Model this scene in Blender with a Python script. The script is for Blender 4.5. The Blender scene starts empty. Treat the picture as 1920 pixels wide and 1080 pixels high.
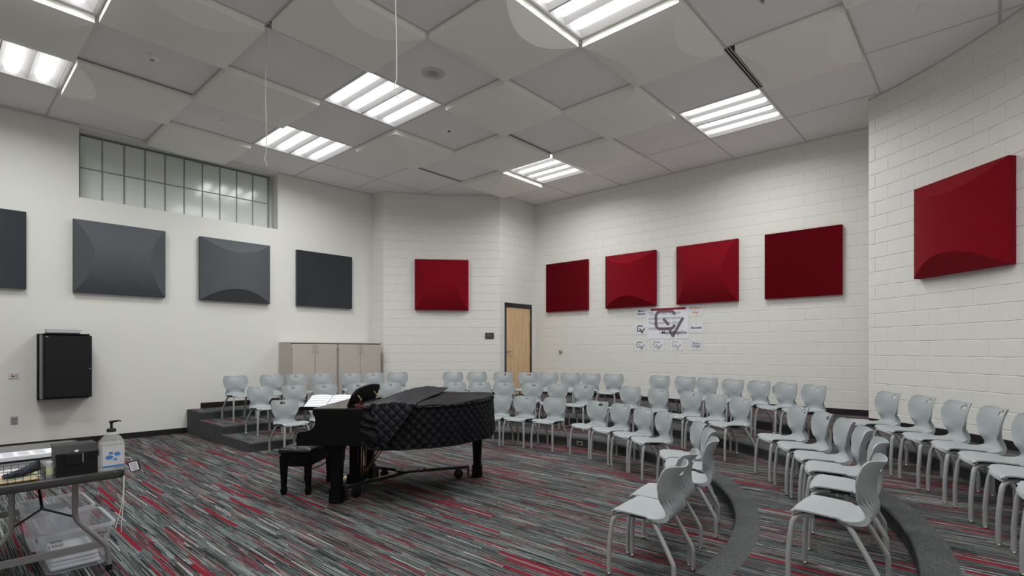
import bpy, bmesh, math, random
from mathutils import Vector, Matrix

random.seed(7)
PI = math.pi
S = bpy.context.scene
COL = S.collection

# ------------------------------------------------------------------ camera, world, exposure
CAM_H = 1.55
cam = bpy.data.cameras.new('camera')
cam.sensor_width = 36.0
cam.lens = 978.2 * 36.0 / 1920.0
cam.shift_x = -(1000.0 - 960.0) / 1920.0
cam.shift_y = (656.0 - 540.0) / 1920.0
cam.clip_start = 0.02
camo = bpy.data.objects.new('camera', cam)
COL.objects.link(camo)
camo.location = (0, 0, CAM_H)
camo.rotation_euler = (PI / 2, 0, 0)
S.camera = camo

w = bpy.data.worlds.new('world')
S.world = w
w.use_nodes = True
w.node_tree.nodes['Background'].inputs['Color'].default_value = (0.5, 0.5, 0.5, 1)
w.node_tree.nodes['Background'].inputs['Strength'].default_value = 0.05

S.view_settings.view_transform = 'Standard'
S.view_settings.look = 'None'
S.view_settings.gamma = 1.0
S.view_settings.use_curve_mapping = False
S.view_settings.exposure = -0.09
LENS_GLOW = 1.4
LAMP_WATTS = 15.5
S.cycles.use_denoising = True
S.cycles.max_bounces = 10
S.cycles.diffuse_bounces = 6
S.cycles.sample_clamp_indirect = 6.0
S.cycles.caustics_reflective = False
S.cycles.caustics_refractive = False

# ------------------------------------------------------------------ room frame
TH = math.radians(49.22)
A = Vector((math.cos(TH), math.sin(TH)))      # along the ceiling grid, away from the camera
B = Vector((-math.sin(TH), math.cos(TH)))     # across, towards the left wall
C = Vector((-1.55, 5.68))                     # centre of the curved risers and walls
CEIL = 5.28
STEP = 0.1455
R1, R2, R3 = 3.50, 4.63, 5.76
END_A = -0.123
ARC_R = 6.89
SA, SB = 1.299, 1.2697                        # ceiling module
ORG = Vector((-1.2436, 6.1224))
mL, uL = Vector((-6.178, 10.092)), Vector((0.68122, 0.73208))
mB, uB = Vector((2.915, 11.0496)), Vector((0.75996, -0.64997))
D0, D1 = Vector((-0.8185, 12.669)), Vector((0.0456, 13.5036))
uD = (D1 - D0).normalized()


def rot2(v):
    return Vector((-v.y, v.x))


def cell_xy(a, b):
    return ORG + A * (a * SA) + B * (b * SB)


def polar(deg, r):
    t = math.radians(deg)
    return C + Vector((math.cos(t), math.sin(t))) * r


# ------------------------------------------------------------------ materials
def mat(name, col, rough=0.5, metal=0.0, spec=0.5, bump=0.0, bscale=200.0, var=0.0, vscale=20.0, coat=0.0, emit=None, sheen=0.0, trans=0.0, alpha=1.0):
    m = bpy.data.materials.new(name)
    m.use_nodes = True
    nt = m.node_tree
    b = nt.nodes['Principled BSDF']
    b.inputs['Base Color'].default_value = (*col, 1)
    b.inputs['Roughness'].default_value = rough
    b.inputs['Metallic'].default_value = metal
    b.inputs['Specular IOR Level'].default_value = spec
    b.inputs['Coat Weight'].default_value = coat
    b.inputs['Coat Roughness'].default_value = 0.05
    b.inputs['Sheen Weight'].default_value = sheen
    b.inputs['Transmission Weight'].default_value = trans
    b.inputs['Alpha'].default_value = alpha
    if emit:
        b.inputs['Emission Color'].default_value = (*emit[0], 1)
        b.inputs['Emission Strength'].default_value = emit[1]
    if bump or var:
        tc = nt.nodes.new('ShaderNodeTexCoord')
    if bump:
        n = nt.nodes.new('ShaderNodeTexNoise')
        n.inputs['Scale'].default_value = bscale
        n.inputs['Detail'].default_value = 3
        nt.links.new(tc.outputs['Object'], n.inputs['Vector'])
        bp = nt.nodes.new('ShaderNodeBump')
        bp.inputs['Strength'].default_value = bump
        bp.inputs['Distance'].default_value = 0.004
        nt.links.new(n.outputs['Fac'], bp.inputs['Height'])
        nt.links.new(bp.outputs['Normal'], b.inputs['Normal'])
    if var:
        n2 = nt.nodes.new('ShaderNodeTexNoise')
        n2.inputs['Scale'].default_value = vscale
        n2.inputs['Detail'].default_value = 4
        nt.links.new(tc.outputs['Object'], n2.inputs['Vector'])
        r = nt.nodes.new('ShaderNodeValToRGB')
        r.color_ramp.elements[0].position = 0.35
        r.color_ramp.elements[1].position = 0.65
        r.color_ramp.elements[0].color = (*[c * (1 - var) for c in col], 1)
        r.color_ramp.elements[1].color = (*[min(1, c * (1 + var)) for c in col], 1)
        nt.links.new(n2.outputs['Fac'], r.inputs['Fac'])
        nt.links.new(r.outputs['Color'], b.inputs['Base Color'])
    return m


def carpet_material():
    m = bpy.data.materials.new('striped_carpet')
    m.use_nodes = True
    nt = m.node_tree
    N, L = nt.nodes, nt.links
    bs = N['Principled BSDF']
    bs.inputs['Roughness'].default_value = 0.95
    bs.inputs['Specular IOR Level'].default_value = 0.1
    geo = N.new('ShaderNodeNewGeometry')
    vr = N.new('ShaderNodeVectorRotate')
    vr.rotation_type = 'Z_AXIS'
    vr.inputs['Angle'].default_value = -TH
    L.new(geo.outputs['Position'], vr.inputs['Vector'])
    sep = N.new('ShaderNodeSeparateXYZ')
    L.new(vr.outputs['Vector'], sep.inputs[0])
    ac, al = sep.outputs['X'], sep.outputs['Y']

    def math_(op, x, y=None):
        n = N.new('ShaderNodeMath')
        n.operation = op
        for i, v in enumerate((x, y)):
            if v is None:
                continue
            if isinstance(v, (int, float)):
                n.inputs[i].default_value = v
            else:
                L.new(v, n.inputs[i])
        return n.outputs[0]

    def strip(width, length, seed):
        """random value per dash of the given width and length, and the position across the dash"""
        q = math_('DIVIDE', math_('ADD', ac, seed), width)
        i = math_('FLOOR', q)
        wn = N.new('ShaderNodeTexWhiteNoise')
        wn.noise_dimensions = '1D'
        L.new(i, wn.inputs['W'])
        off = math_('MULTIPLY', wn.outputs['Value'], 37.0)
        j = math_('FLOOR', math_('ADD', math_('DIVIDE', al, length), off))
        cmb = N.new('ShaderNodeCombineXYZ')
        L.new(i, cmb.inputs[0])
        L.new(j, cmb.inputs[1])
        cmb.inputs[2].default_value = seed * 7.31
        w3 = N.new('ShaderNodeTexWhiteNoise')
        w3.noise_dimensions = '3D'
        L.new(cmb.outputs[0], w3.inputs['Vector'])
        return w3.outputs['Value'], math_('FRACT', q)

    def ramp(fac, stops, interp='CONSTANT'):
        r = N.new('ShaderNodeValToRGB')
        r.color_ramp.interpolation = interp
        e = r.color_ramp.elements
        while len(e) < len(stops):
            e.new(0.5)
        for k, (p, c) in enumerate(stops):
            e[k].position = p
            e[k].color = (*c, 1)
        L.new(fac, r.inputs['Fac'])
        return r.outputs['Color']

    def mix(fac, a, b, mode='MIX'):
        n = N.new('ShaderNodeMix')
        n.data_type = 'RGBA'
        n.blend_type = mode
        if isinstance(fac, (int, float)):
            n.inputs[0].default_value = fac
        else:
            L.new(fac, n.inputs[0])
        for i, v in ((6, a), (7, b)):
            if isinstance(v, tuple):
                n.inputs[i].default_value = (*v, 1)
            else:
                L.new(v, n.inputs[i])
        return n.outputs[2]

    f1, _ = strip(0.0050, 0.34, 0.0)
    base = ramp(f1, [(0, (0.016, 0.018, 0.020)), (0.22, (0.054, 0.061, 0.062)), (0.45, (0.094, 0.103, 0.101)), (0.70, (0.142, 0.153, 0.150)), (0.91, (0.22, 0.225, 0.215))])
    f2, _ = strip(0.052, 0.80, 3.1)
    tint = ramp(f2, [(0, (0.62, 0.64, 0.66)), (0.25, (0.90, 0.94, 0.94)), (0.6, (1.10, 1.17, 1.17)), (0.85, (0.95, 0.80, 0.81))])
    c = mix(1.0, base, tint, 'MULTIPLY')
    # thin dull red threads
    f3, _ = strip(0.009, 0.40, 5.7)
    c = mix(math_('GREATER_THAN', f3, 0.925), c, (0.13, 0.022, 0.030))
    # pale dashes
    f4, p4 = strip(0.020, 0.42, 9.2)
    c = mix(math_('MULTIPLY', math_('GREATER_THAN', f4, 0.962), math_('LESS_THAN', p4, 0.42)), c, (0.36, 0.355, 0.35))
    # bold red dashes
    f5, p5 = strip(0.058, 0.80, 12.4)
    c = mix(math_('MULTIPLY', math_('GREATER_THAN', f5, 0.915), math_('LESS_THAN', p5, 0.55)), c, (0.185, 0.010, 0.020))
    f6, p6 = strip(0.034, 0.55, 15.9)
    c = mix(math_('MULTIPLY', math_('GREATER_THAN', f6, 0.955), math_('LESS_THAN', p6, 0.5)), c, (0.165, 0.014, 0.022))
    nz = N.new('ShaderNodeTexNoise')
    nz.inputs['Scale'].default_value = 260
    L.new(geo.outputs['Position'], nz.inputs['Vector'])
    c = mix(1.0, c, ramp(nz.outputs['Fac'], [(0.3, (0.72, 0.72, 0.72)), (0.7, (1.25, 1.25, 1.25))], 'LINEAR'), 'MULTIPLY')
    L.new(c, bs.inputs['Base Color'])
    bp = N.new('ShaderNodeBump')
    bp.inputs['Strength'].default_value = 0.3
    bp.inputs['Distance'].default_value = 0.004
    L.new(nz.outputs['Fac'], bp.inputs['Height'])
    L.new(bp.outputs['Normal'], bs.inputs['Normal'])
    return m


def wood_material():
    m = bpy.data.materials.new('maple_veneer')
    m.use_nodes = True
    nt = m.node_tree
    b = nt.nodes['Principled BSDF']
    b.inputs['Roughness'].default_value = 0.4
    tc = nt.nodes.new('ShaderNodeTexCoord')
    mp = nt.nodes.new('ShaderNodeMapping')
    mp.inputs['Scale'].default_value = (9, 9, 0.7)
    n = nt.nodes.new('ShaderNodeTexNoise')
    n.inputs['Scale'].default_value = 1.6
    n.inputs['Detail'].default_value = 5
    r = nt.nodes.new('ShaderNodeValToRGB')
    r.color_ramp.elements[0].position = 0.3
    r.color_ramp.elements[1].position = 0.75
    r.color_ramp.elements[0].color = (0.60, 0.40, 0.21, 1)
    r.color_ramp.elements[1].color = (0.75, 0.55, 0.33, 1)
    nt.links.new(tc.outputs['Object'], mp.inputs['Vector'])
    nt.links.new(mp.outputs['Vector'], n.inputs['Vector'])
    nt.links.new(n.outputs['Fac'], r.inputs['Fac'])
    nt.links.new(r.outputs['Color'], b.inputs['Base Color'])
    return m


M = {}
M['paint'] = mat('wall_paint', (0.735, 0.73, 0.70), 0.6, bump=0.15, bscale=60)
M['block'] = mat('painted_block', (0.745, 0.735, 0.70), 0.55, bump=0.5, bscale=90)
M['tile'] = mat('ceiling_tile', (0.84, 0.825, 0.835), 0.95, spec=0.1, bump=0.2, bscale=300)
M['tbar'] = mat('grid_metal', (0.55, 0.545, 0.545), 0.5)
M['diffuser'] = mat('diffuser_shell', (0.88, 0.87, 0.82), 0.7, spec=0.2)
M['reflector'] = mat('white_enamel', (0.86, 0.86, 0.87), 0.45)
M['lens'] = mat('lamp_lens', (0.9, 0.9, 0.9), 0.5, emit=((1.0, 0.985, 0.965), LENS_GLOW))
M['carpet'] = carpet_material()
M['nosing'] = mat('charcoal_carpet', (0.082, 0.087, 0.088), 0.97, spec=0.1, bump=0.6, bscale=500, var=0.55, vscale=170)
M['base'] = mat('black_rubber_base', (0.016, 0.013, 0.014), 0.35)
M['red'] = mat('red_felt', (0.20, 0.005, 0.012), 0.95, spec=0.05, sheen=0.05, bump=0.2, bscale=400, var=0.06, vscale=30)
M['charcoal'] = mat('charcoal_felt', (0.100, 0.110, 0.122), 0.95, spec=0.05, bump=0.25, bscale=400, var=0.22, vscale=160)
M['plastic'] = mat('grey_polypropylene', (0.315, 0.342, 0.358), 0.42, bump=0.05, bscale=500)
M['legmetal'] = mat('silver_grey_paint', (0.36, 0.37, 0.38), 0.38, metal=0.1)
M['darkmetal'] = mat('dark_steel', (0.028, 0.028, 0.030), 0.4, metal=0.4)
M['chrome'] = mat('chrome', (0.75, 0.74, 0.72), 0.12, metal=1.0)
M['brass'] = mat('brass', (0.70, 0.50, 0.20), 0.22, metal=1.0)
M['ebony'] = mat('ebony_lacquer', (0.003, 0.003, 0.0035), 0.30, spec=0.18)
M['ebonysatin'] = mat('ebony_satin', (0.0035, 0.0035, 0.004), 0.5, spec=0.12)
M['lid'] = mat('polished_lid', (0.010, 0.010, 0.010), 0.16, spec=0.5)
M['quilt'] = mat('quilted_nylon', (0.0045, 0.0048, 0.0065), 0.5, spec=0.13, bump=0.25, bscale=70)
M['quiltlining'] = mat('quilted_lining', (0.0105, 0.0105, 0.0155), 0.5, spec=0.18, bump=0.25, bscale=70)
M['leather'] = mat('black_leather', (0.006, 0.006, 0.008), 0.34, spec=0.35, bump=0.2, bscale=200)
M['putty'] = mat('putty_enamel', (0.50, 0.455, 0.41), 0.45)
M['puttydark'] = mat('putty_painted_shade', (0.10, 0.085, 0.075), 0.6)  # darker copy of the putty, shade put into the colour
M['black'] = mat('black_plastic', (0.007, 0.007, 0.008), 0.42, spec=0.25)
M['rackgrey'] = mat('brushed_bracket', (0.35, 0.36, 0.36), 0.4, metal=0.5)
M['rackdoor'] = mat('rack_door_paint', (0.009, 0.009, 0.011), 0.5, spec=0.25, bump=0.1, bscale=300)
M['paper'] = mat('white_paper', (0.78, 0.79, 0.84), 0.85, spec=0.1)
M['greypaper'] = mat('grey_paper', (0.50, 0.51, 0.55), 0.85, spec=0.1)
M['ink'] = mat('black_ink', (0.02, 0.02, 0.025), 0.8)
M['navyink'] = mat('navy_ink', (0.02, 0.03, 0.10), 0.8)
M['greyink'] = mat('grey_ink', (0.22, 0.22, 0.26), 0.8)
M['lightink'] = mat('pale_ink', (0.42, 0.42, 0.47), 0.8)
M['mauve'] = mat('mauve_ink', (0.17, 0.125, 0.165), 0.8)
M['orange'] = mat('orange_ink', (0.72, 0.36, 0.10), 0.8)
M['stripred'] = mat('red_card', (0.27, 0.022, 0.028), 0.8)
M['wood'] = wood_material()
M['framepaint'] = mat('charcoal_frame_paint', (0.030, 0.031, 0.036), 0.4)
M['steel'] = mat('satin_steel', (0.50, 0.49, 0.48), 0.3, metal=0.9)
M['plate'] = mat('grey_plate', (0.33, 0.32, 0.31), 0.4, metal=0.3)
M['whiteplate'] = mat('white_plate', (0.66, 0.66, 0.68), 0.4)
M['window'] = mat('translucent_panel', (0.66, 0.70, 0.67), 0.14, spec=0.6, bump=0.25, bscale=9)
M['mullion'] = mat('grey_mullion', (0.23, 0.245, 0.265), 0.4)
M['tabletop'] = mat('grey_table_top', (0.115, 0.115, 0.115), 0.33, bump=0.1, bscale=300)
M['tableedge'] = mat('black_table_edge', (0.012, 0.012, 0.012), 0.3)
M['tableleg'] = mat('grey_table_leg', (0.27, 0.265, 0.265), 0.4, metal=0.3)
M['clear'] = mat('clear_plastic', (0.74, 0.77, 0.86), 0.22, alpha=0.34)
M['clearrim'] = mat('clear_plastic_rim', (0.75, 0.77, 0.82), 0.25, alpha=0.6)
M['bottle'] = mat('clear_bottle', (0.74, 0.76, 0.77), 0.08, alpha=0.26)
M['gel'] = mat('clear_gel', (0.62, 0.64, 0.65), 0.12, alpha=0.22)
M['label'] = mat('grey_label', (0.52, 0.52, 0.54), 0.6)
M['blue'] = mat('label_blue', (0.030, 0.20, 0.48), 0.6)
M['cord'] = mat('white_cord', (0.62, 0.60, 0.56), 0.6)
M['yellowpaper'] = mat('yellow_paper', (0.75, 0.50, 0.17), 0.85)
M['pinkpaper'] = mat('pink_paper', (0.72, 0.42, 0.40), 0.85)
M['limepaper'] = mat('pale_green_paper', (0.62, 0.66, 0.38), 0.85)
M['fabric'] = mat('navy_black_cloth', (0.014, 0.018, 0.028), 0.8, bump=0.4, bscale=120)
M['ivory'] = mat('key_ivory', (0.75, 0.73, 0.67), 0.3)
M['dark'] = mat('slot_dark', (0.003, 0.003, 0.003), 0.8)
M['plaque'] = mat('brown_plaque', (0.045, 0.037, 0.034), 0.4)
M['pink'] = mat('pink_jack', (0.65, 0.22, 0.24), 0.5)
M['greenjack'] = mat('green_jack', (0.22, 0.42, 0.12), 0.5)


# ------------------------------------------------------------------ mesh helpers
class MB:
    def __init__(s):
        s.bm = bmesh.new()
        s.mats = []

    def mi(s, m):
        if m is None:
            return 0
        if m not in s.mats:
            s.mats.append(m)
        return s.mats.index(m)

    def face(s, vs, m=None):
        try:
            f = s.bm.faces.new(vs)
            f.material_index = s.mi(m)
            return f
        except ValueError:
            return None

    def quad(s, pts, m=None):
        return s.face([s.bm.verts.new(p) for p in pts], m)

    def box(s, c, d, m=None, bev=0.0, rot=None, seg=1):
        x, y, z = d[0] / 2, d[1] / 2, d[2] / 2
        co = [(-x, -y, -z), (x, -y, -z), (x, y, -z), (-x, y, -z), (-x, -y, z), (x, -y, z), (x, y, z), (-x, y, z)]
        c = Vector(c)
        vs = []
        for p in co:
            v = Vector(p)
            if rot is not None:
                v = rot @ v
            vs.append(s.bm.verts.new(v + c))
        fs = []
        for q in ((3, 2, 1, 0), (4, 5, 6, 7), (0, 1, 5, 4), (1, 2, 6, 5), (2, 3, 7, 6), (3, 0, 4, 7)):
            fs.append(s.face([vs[i] for i in q], m))
        if bev > 0:
            es = list({e for f in fs for e in f.edges})
            r = bmesh.ops.bevel(s.bm, geom=es, offset=bev, segments=seg, profile=0.6, affect='EDGES', clamp_overlap=True)
            for f in r['faces']:
                f.material_index = s.mi(m)
        return s

    def lohi(s, lo, hi, m=None, bev=0.0):
        return s.box([(a + b) / 2 for a, b in zip(lo, hi)], [b - a for a, b in zip(lo, hi)], m, bev)

    def ring(s, c, ax1, ax2, r1, r2, n):
        return [s.bm.verts.new(c + ax1 * (r1 * math.cos(2 * PI * i / n)) + ax2 * (r2 * math.sin(2 * PI * i / n))) for i in range(n)]

    def tube(s, pts, r, m=None, n=8, cap=True, flat=1.0):
        pts = [Vector(p) for p in pts]
        rs = r if isinstance(r, (list, tuple)) else [r] * len(pts)
        prev = None
        rings = []
        for i, p in enumerate(pts):
            if i == 0:
                t = pts[1] - pts[0]
            elif i == len(pts) - 1:
                t = pts[-1] - pts[-2]
            else:
                t = (pts[i + 1] - p).normalized() + (p - pts[i - 1]).normalized()
            t.normalize()
            if prev is None:
                up = Vector((0, 0, 1)) if abs(t.z) < 0.9 else Vector((1, 0, 0))
                a1 = t.cross(up).normalized()
            else:
                a1 = (prev - t * prev.dot(t)).normalized()
            prev = a1
            a2 = t.cross(a1)
            rings.append(s.ring(p, a1, a2, rs[i], rs[i] * flat, n))
        for a, b in zip(rings, rings[1:]):
            for i in range(n):
                s.face([a[i], b[i], b[(i + 1) % n], a[(i + 1) % n]][::-1], m)
        if cap:
            s.face(rings[0][::-1][::-1], m)
            s.face(rings[-1][::-1], m)
        return s

    def lathe(s, prof, m=None, n=20, c=(0, 0, 0), sx=1.0, sy=1.0):
        c = Vector(c)
        rings = []
        for r, z in prof:
            rings.append([s.bm.verts.new(c + Vector((r * sx * math.cos(2 * PI * i / n), r * sy * math.sin(2 * PI * i / n), z))) for i in range(n)])
        for a, b in zip(rings, rings[1:]):
            for i in range(n):
                s.face([a[i], a[(i + 1) % n], b[(i + 1) % n], b[i]], m)
        s.face(rings[0][::-1], m)
        s.face(rings[-1], m)
        return s

    def prism(s, poly, z0, z1, m=None, axis='z'):
        def P(u, v, t):
            return {'z': (u, v, t), 'y': (u, t, v), 'x': (t, u, v)}[axis]
        lo = [s.bm.verts.new(P(u, v, z0)) for u, v in poly]
        hi = [s.bm.verts.new(P(u, v, z1)) for u, v in poly]
        n = len(poly)
        s.face(lo[::-1], m)
        s.face(hi, m)
        for i in range(n):
            s.face([lo[i], lo[(i + 1) % n], hi[(i + 1) % n], hi[i]], m)
        return s

    def grid(s, rows, m=None, close=False):
        vs = [[s.bm.verts.new(p) for p in r] for r in rows]
        for a, b in zip(vs, vs[1:]):
            k = len(a)
            for i in range(k if close else k - 1):
                s.face([a[i], a[(i + 1) % k], b[(i + 1) % k], b[i]], m)
        return vs

    def mesh(s, name, default=None, smooth=None, recalc=True):
        if recalc:
            bmesh.ops.recalc_face_normals(s.bm, faces=s.bm.faces)
        me = bpy.data.meshes.new(name)
        s.bm.to_mesh(me)
        s.bm.free()
        for m in (s.mats or [default]):
            me.materials.append(m)
        if smooth is not None:
            me.polygons.foreach_set('use_smooth', [True] * len(me.polygons))
            if smooth < 179:
                me.set_sharp_from_angle(angle=math.radians(smooth))
        return me

    def obj(s, name, m=None, parent=None, smooth=None, loc=None, rotz=None, recalc=True):
        return link(name, s.mesh(name, m, smooth, recalc), parent, loc, rotz)


def link(name, me, parent=None, loc=None, rotz=None):
    o = bpy.data.objects.new(name, me)
    COL.objects.link(o)
    if parent is not None:
        o.parent = parent
    if loc is not None:
        o.location = loc
    if rotz is not None:
        o.rotation_euler = (0, 0, rotz)
    return o


def tag(o, label, cat, group=None):
    o['label'] = label
    o['category'] = cat
    if group:
        o['group'] = group
    return o


def thing(name, label, cat, loc=(0, 0, 0), rotz=0.0, group=None):
    return tag(link(name, None, None, loc, rotz), label, cat, group)


def structure(o):
    o['kind'] = 'structure'
    return o


def dup(root, loc, rotz, label, group=None):
    r = root.copy()
    COL.objects.link(r)
    r.location = loc
    r.rotation_euler = (0, 0, rotz)
    r['label'] = label
    if group:
        r['group'] = group
    for ch in root.children:
        c = ch.copy()
        COL.objects.link(c)
        c.parent = r
        for g in ch.children:
            d = g.copy()
            COL.objects.link(d)
            d.parent = c
    return r


def text_mesh(name, s, size, m, thick=0.0004, align='CENTER', bold=0.0, xs=1.0):
    cu = bpy.data.curves.new(name, 'FONT')
    cu.body = s
    cu.size = size
    cu.align_x = align
    cu.align_y = 'CENTER'
    cu.extrude = thick
    cu.offset = bold
    cu.resolution_u = 3
    o = bpy.data.objects.new(name, cu)
    COL.objects.link(o)
    dg = bpy.context.evaluated_depsgraph_get()
    me = bpy.data.meshes.new_from_object(o.evaluated_get(dg))
    bpy.data.objects.remove(o)
    bpy.data.curves.remove(cu)
    me.materials.clear()
    me.materials.append(m)
    for v in me.vertices:
        v.co = (v.co.x * xs, -v.co.z, v.co.y)     # stands upright, facing local -y
    return me


def text(name, s, size, m, parent, loc, rotz=0.0, rot=None, bold=0.0, align='CENTER', xs=1.0):
    o = link(name, text_mesh(name, s, size, m, bold=bold, align=align, xs=xs), parent, loc)
    o.rotation_euler = rot if rot else (0, 0, rotz)
    return o


def ang(u):
    return math.atan2(u.y, u.x)


def smooth_path(pts, k=6):
    """Catmull-Rom through the points"""
    P = [Vector(p) for p in pts]
    out = []
    for i in range(len(P) - 1):
        p0, p1, p2, p3 = P[max(0, i - 1)], P[i], P[i + 1], P[min(len(P) - 1, i + 2)]
        for j in range(k):
            t = j / k
            out.append(0.5 * ((2 * p1) + (p2 - p0) * t + (2 * p0 - 5 * p1 + 4 * p2 - p3) * t * t + (3 * p1 - p0 - 3 * p2 + p3) * t ** 3))
    out.append(P[-1])
    return out


# ------------------------------------------------------------------ room shell
WALL_TOP = 5.45
mb = MB()
mb.lohi((-14, -4, -0.3), (10, 16, 0.0), M['carpet'])
structure(mb.obj('floor', M['carpet']))

# left wall: smooth painted board with a deep clerestory opening up to the ceiling
nL = rot2(uL)                      # points out of the room
WS0, WS1, WZ0 = -1.98, 1.189, 4.082
LS0, LS1 = -9.6, 3.392


def wall_obj(name, m, u, segs):
    """boxes (s0, s1, y0, y1, z0, z1) along a straight wall, local y out of the room"""
    mb = MB()
    for (s0, s1, y0, y1, z0, z1) in segs:
        mb.lohi((s0, y0, z0), (s1, y1, z1), M['paint'])
    return structure(mb.obj(name, M['paint'], None, None, (m.x, m.y, 0), ang(u)))


wall_left = wall_obj('wall_left', mL, uL, [
    (LS0, LS1, 0, 0.5, -0.1, WZ0), (LS0, WS0, 0, 0.5, WZ0, WALL_TOP), (WS1, LS1, 0, 0.5, WZ0, WALL_TOP),
    (WS0, WS1, 0.34, 0.5, WZ0, WALL_TOP), (WS0, WS1, 0.004, 0.34, 5.235, WALL_TOP)])

win = structure(link('window_1', None, None, (mL.x, mL.y, 0), ang(uL)))
GW = 0.30                          # the panel stands this far back in the opening
px = [-1.945 + i * 0.3045 for i in range(10)] + [1.105]
zb, zm, zt = WZ0 + 0.0, 4.655, 5.208
for i in range(10):
    for (z0, z1) in ((zb + 0.01, zm), (zm, zt)):
        q = MB()
        q.lohi((px[i] + 0.008, GW - 0.006, z0 + 0.008), (px[i + 1] - 0.008, GW + 0.02, z1 - 0.008), M['window'], 0.003)
        q.obj('pane', M['window'], win)
for i, x in enumerate(px):
    q = MB()
    wd = 0.009 if i < 10 else 0.022
    q.lohi((x - wd, GW - 0.016, zb), (x + wd, GW + 0.03, zt + 0.026), M['mullion'])
    q.obj('mullion', M['mullion'], win)
q = MB()
q.lohi((px[0], GW - 0.014, zm - 0.007), (px[-1], GW + 0.03, zm + 0.007), M['mullion'])
q.obj('transom', M['mullion'], win)
q = MB()
q.lohi((WS0, GW - 0.03, zt), (px[-1] + 0.022, GW + 0.03, zt + 0.027), M['mullion'])
q.obj('head_rail', M['mullion'], win)

# block walls: a painted backing and the blocks laid on it, running bond
BL, BH = 0.4065, 0.2055
BZ0 = 3 * STEP
_blocks = {}


def block_mesh(wd, ht):
    k = (round(wd, 3), round(ht, 3))
    if k not in _blocks:
        mb = MB()
        j, c, p = 0.0030, 0.0045, 0.0042
        x0, x1, z0, z1 = 0.0004, wd - 0.0004, j, ht - j
        bk = [mb.bm.verts.new(v) for v in ((x0, 0, z0), (x1, 0, z0), (x1, 0, z1), (x0, 0, z1))]
        ft = [mb.bm.verts.new(v) for v in ((x0 + 0.0013, -p, z0 + c), (x1 - 0.0013, -p, z0 + c), (x1 - 0.0013, -p, z1 - c), (x0 + 0.0013, -p, z1 - c))]
        mb.face(ft)
        for i in range(4):
            mb.face([bk[i], bk[(i + 1) % 4], ft[(i + 1) % 4], ft[i]])
        mb.face(bk[::-1])
        _blocks[k] = mb.mesh('block', M['block'])
    return _blocks[k]


def courses(length, off=0.0):
    """(start, end, z0, z1) of every block on a wall of that length"""
    z, r = BZ0, 0
    out = []
    while z < CEIL - 0.02:
        z1 = min(z + BH, CEIL + 0.02)
        s = -off - (BL / 2 if r % 2 else 0.0)
        while s < length - 0.02:
            a, b = max(0, s), min(length, s + BL)
            if b - a > 0.03:
                out.append((a, b, z, z1))
            s += BL
        z, r = z1, r + 1
    return out


def lay(wall, blocks, place, limit=300):
    rest = MB()
    nrest = 0
    for i, (a, b, z0, z1) in enumerate(blocks):
        loc, rz = place(a, b, z0)
        me = block_mesh(b - a, z1 - z0)
        if i < limit:
            link('block', me, wall, loc, rz)
        else:
            nrest += 1
            T = Matrix.Translation(loc) @ Matrix.Rotation(rz, 4, 'Z')
            vs = [rest.bm.verts.new(T @ v.co) for v in me.vertices]
            for p in me.polygons:
                rest.face([vs[k] for k in p.vertices], M['block'])
    if nrest:
        o = rest.obj('block_field', M['block'], wall)
        o['kind'] = 'stuff'


def straight_block_wall(name, P0, P1, skip=None, reverse=False, off=0.0, thick=0.3):
    u = (P1 - P0).normalized()
    ln = (P1 - P0).length
    mb = MB()
    if skip:
        (d0, d1, zd) = skip
        mb.lohi((0, 0, -0.1), (d0, thick, WALL_TOP), M['paint'])
        mb.lohi((d1, 0, -0.1), (ln, thick, WALL_TOP), M['paint'])
        mb.lohi((d0, 0, zd), (d1, thick, WALL_TOP), M['paint'])
    else:
        mb.lohi((0, 0, -0.1), (ln, thick, WALL_TOP), M['paint'])
    wobj = structure(mb.obj(name, M['paint'], None, None, (P0.x, P0.y, 0), ang(u)))
    bl = courses(ln, off)
    if skip:
        nb = []
        for (a, b, z0, z1) in bl:
            if z1 <= zd + 0.05 and b > d0 and a < d1:
                if a < d0 - 0.03:
                    nb.append((a, d0, z0, z1))
                if b > d1 + 0.03:
                    nb.append((d1, b, z0, z1))
            else:
                nb.append((a, b, z0, z1))
        bl = nb
    if reverse:
        bl.sort(key=lambda q: -q[0])
    lay(wobj, bl, lambda a, b, z: (Vector((a, 0, z)), 0.0))
    return wobj


def arc_block_wall(name, a0, a1, R, thick=0.3, nseg=24):
    """from angle a0 down to a1 (degrees), seen left to right from inside"""
    mb = MB()
    ins, outs = [], []
    for i in range(nseg + 1):
        a = a0 + (a1 - a0) * i / nseg
        ins.append(polar(a, R + 0.002))
        outs.append(polar(a, R + thick))
    for i in range(nseg):
        p, q, r, t = ins[i], ins[i + 1], outs[i + 1], outs[i]
        for zz in ((p, q), (q, r), (r, t), (t, p)):
            mb.quad([(zz[0].x, zz[0].y, -0.1), (zz[1].x, zz[1].y, -0.1), (zz[1].x, zz[1].y, WALL_TOP), (zz[0].x, zz[0].y, WALL_TOP)], M['paint'])
    bmesh.ops.remove_doubles(mb.bm, verts=mb.bm.verts, dist=1e-5)
    wobj = structure(mb.obj(name, M['paint'], None, 40))
    ln = math.radians(a0 - a1) * R
    bl = courses(ln, 0.1)

    def place(a, b, z):
        am = a0 - math.degrees((a + b) / 2 / R)
        rad = polar(am, 1.0) - C
        u = Vector((rad.y, -rad.x))
        sag = R * (1 - math.cos((b - a) / 2 / R))
        p = C + rad * (R - 0.0) - u * ((b - a) / 2)
        return Vector((p.x, p.y, z)), ang(u)
    lay(wobj, bl, place)
    return wobj


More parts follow.
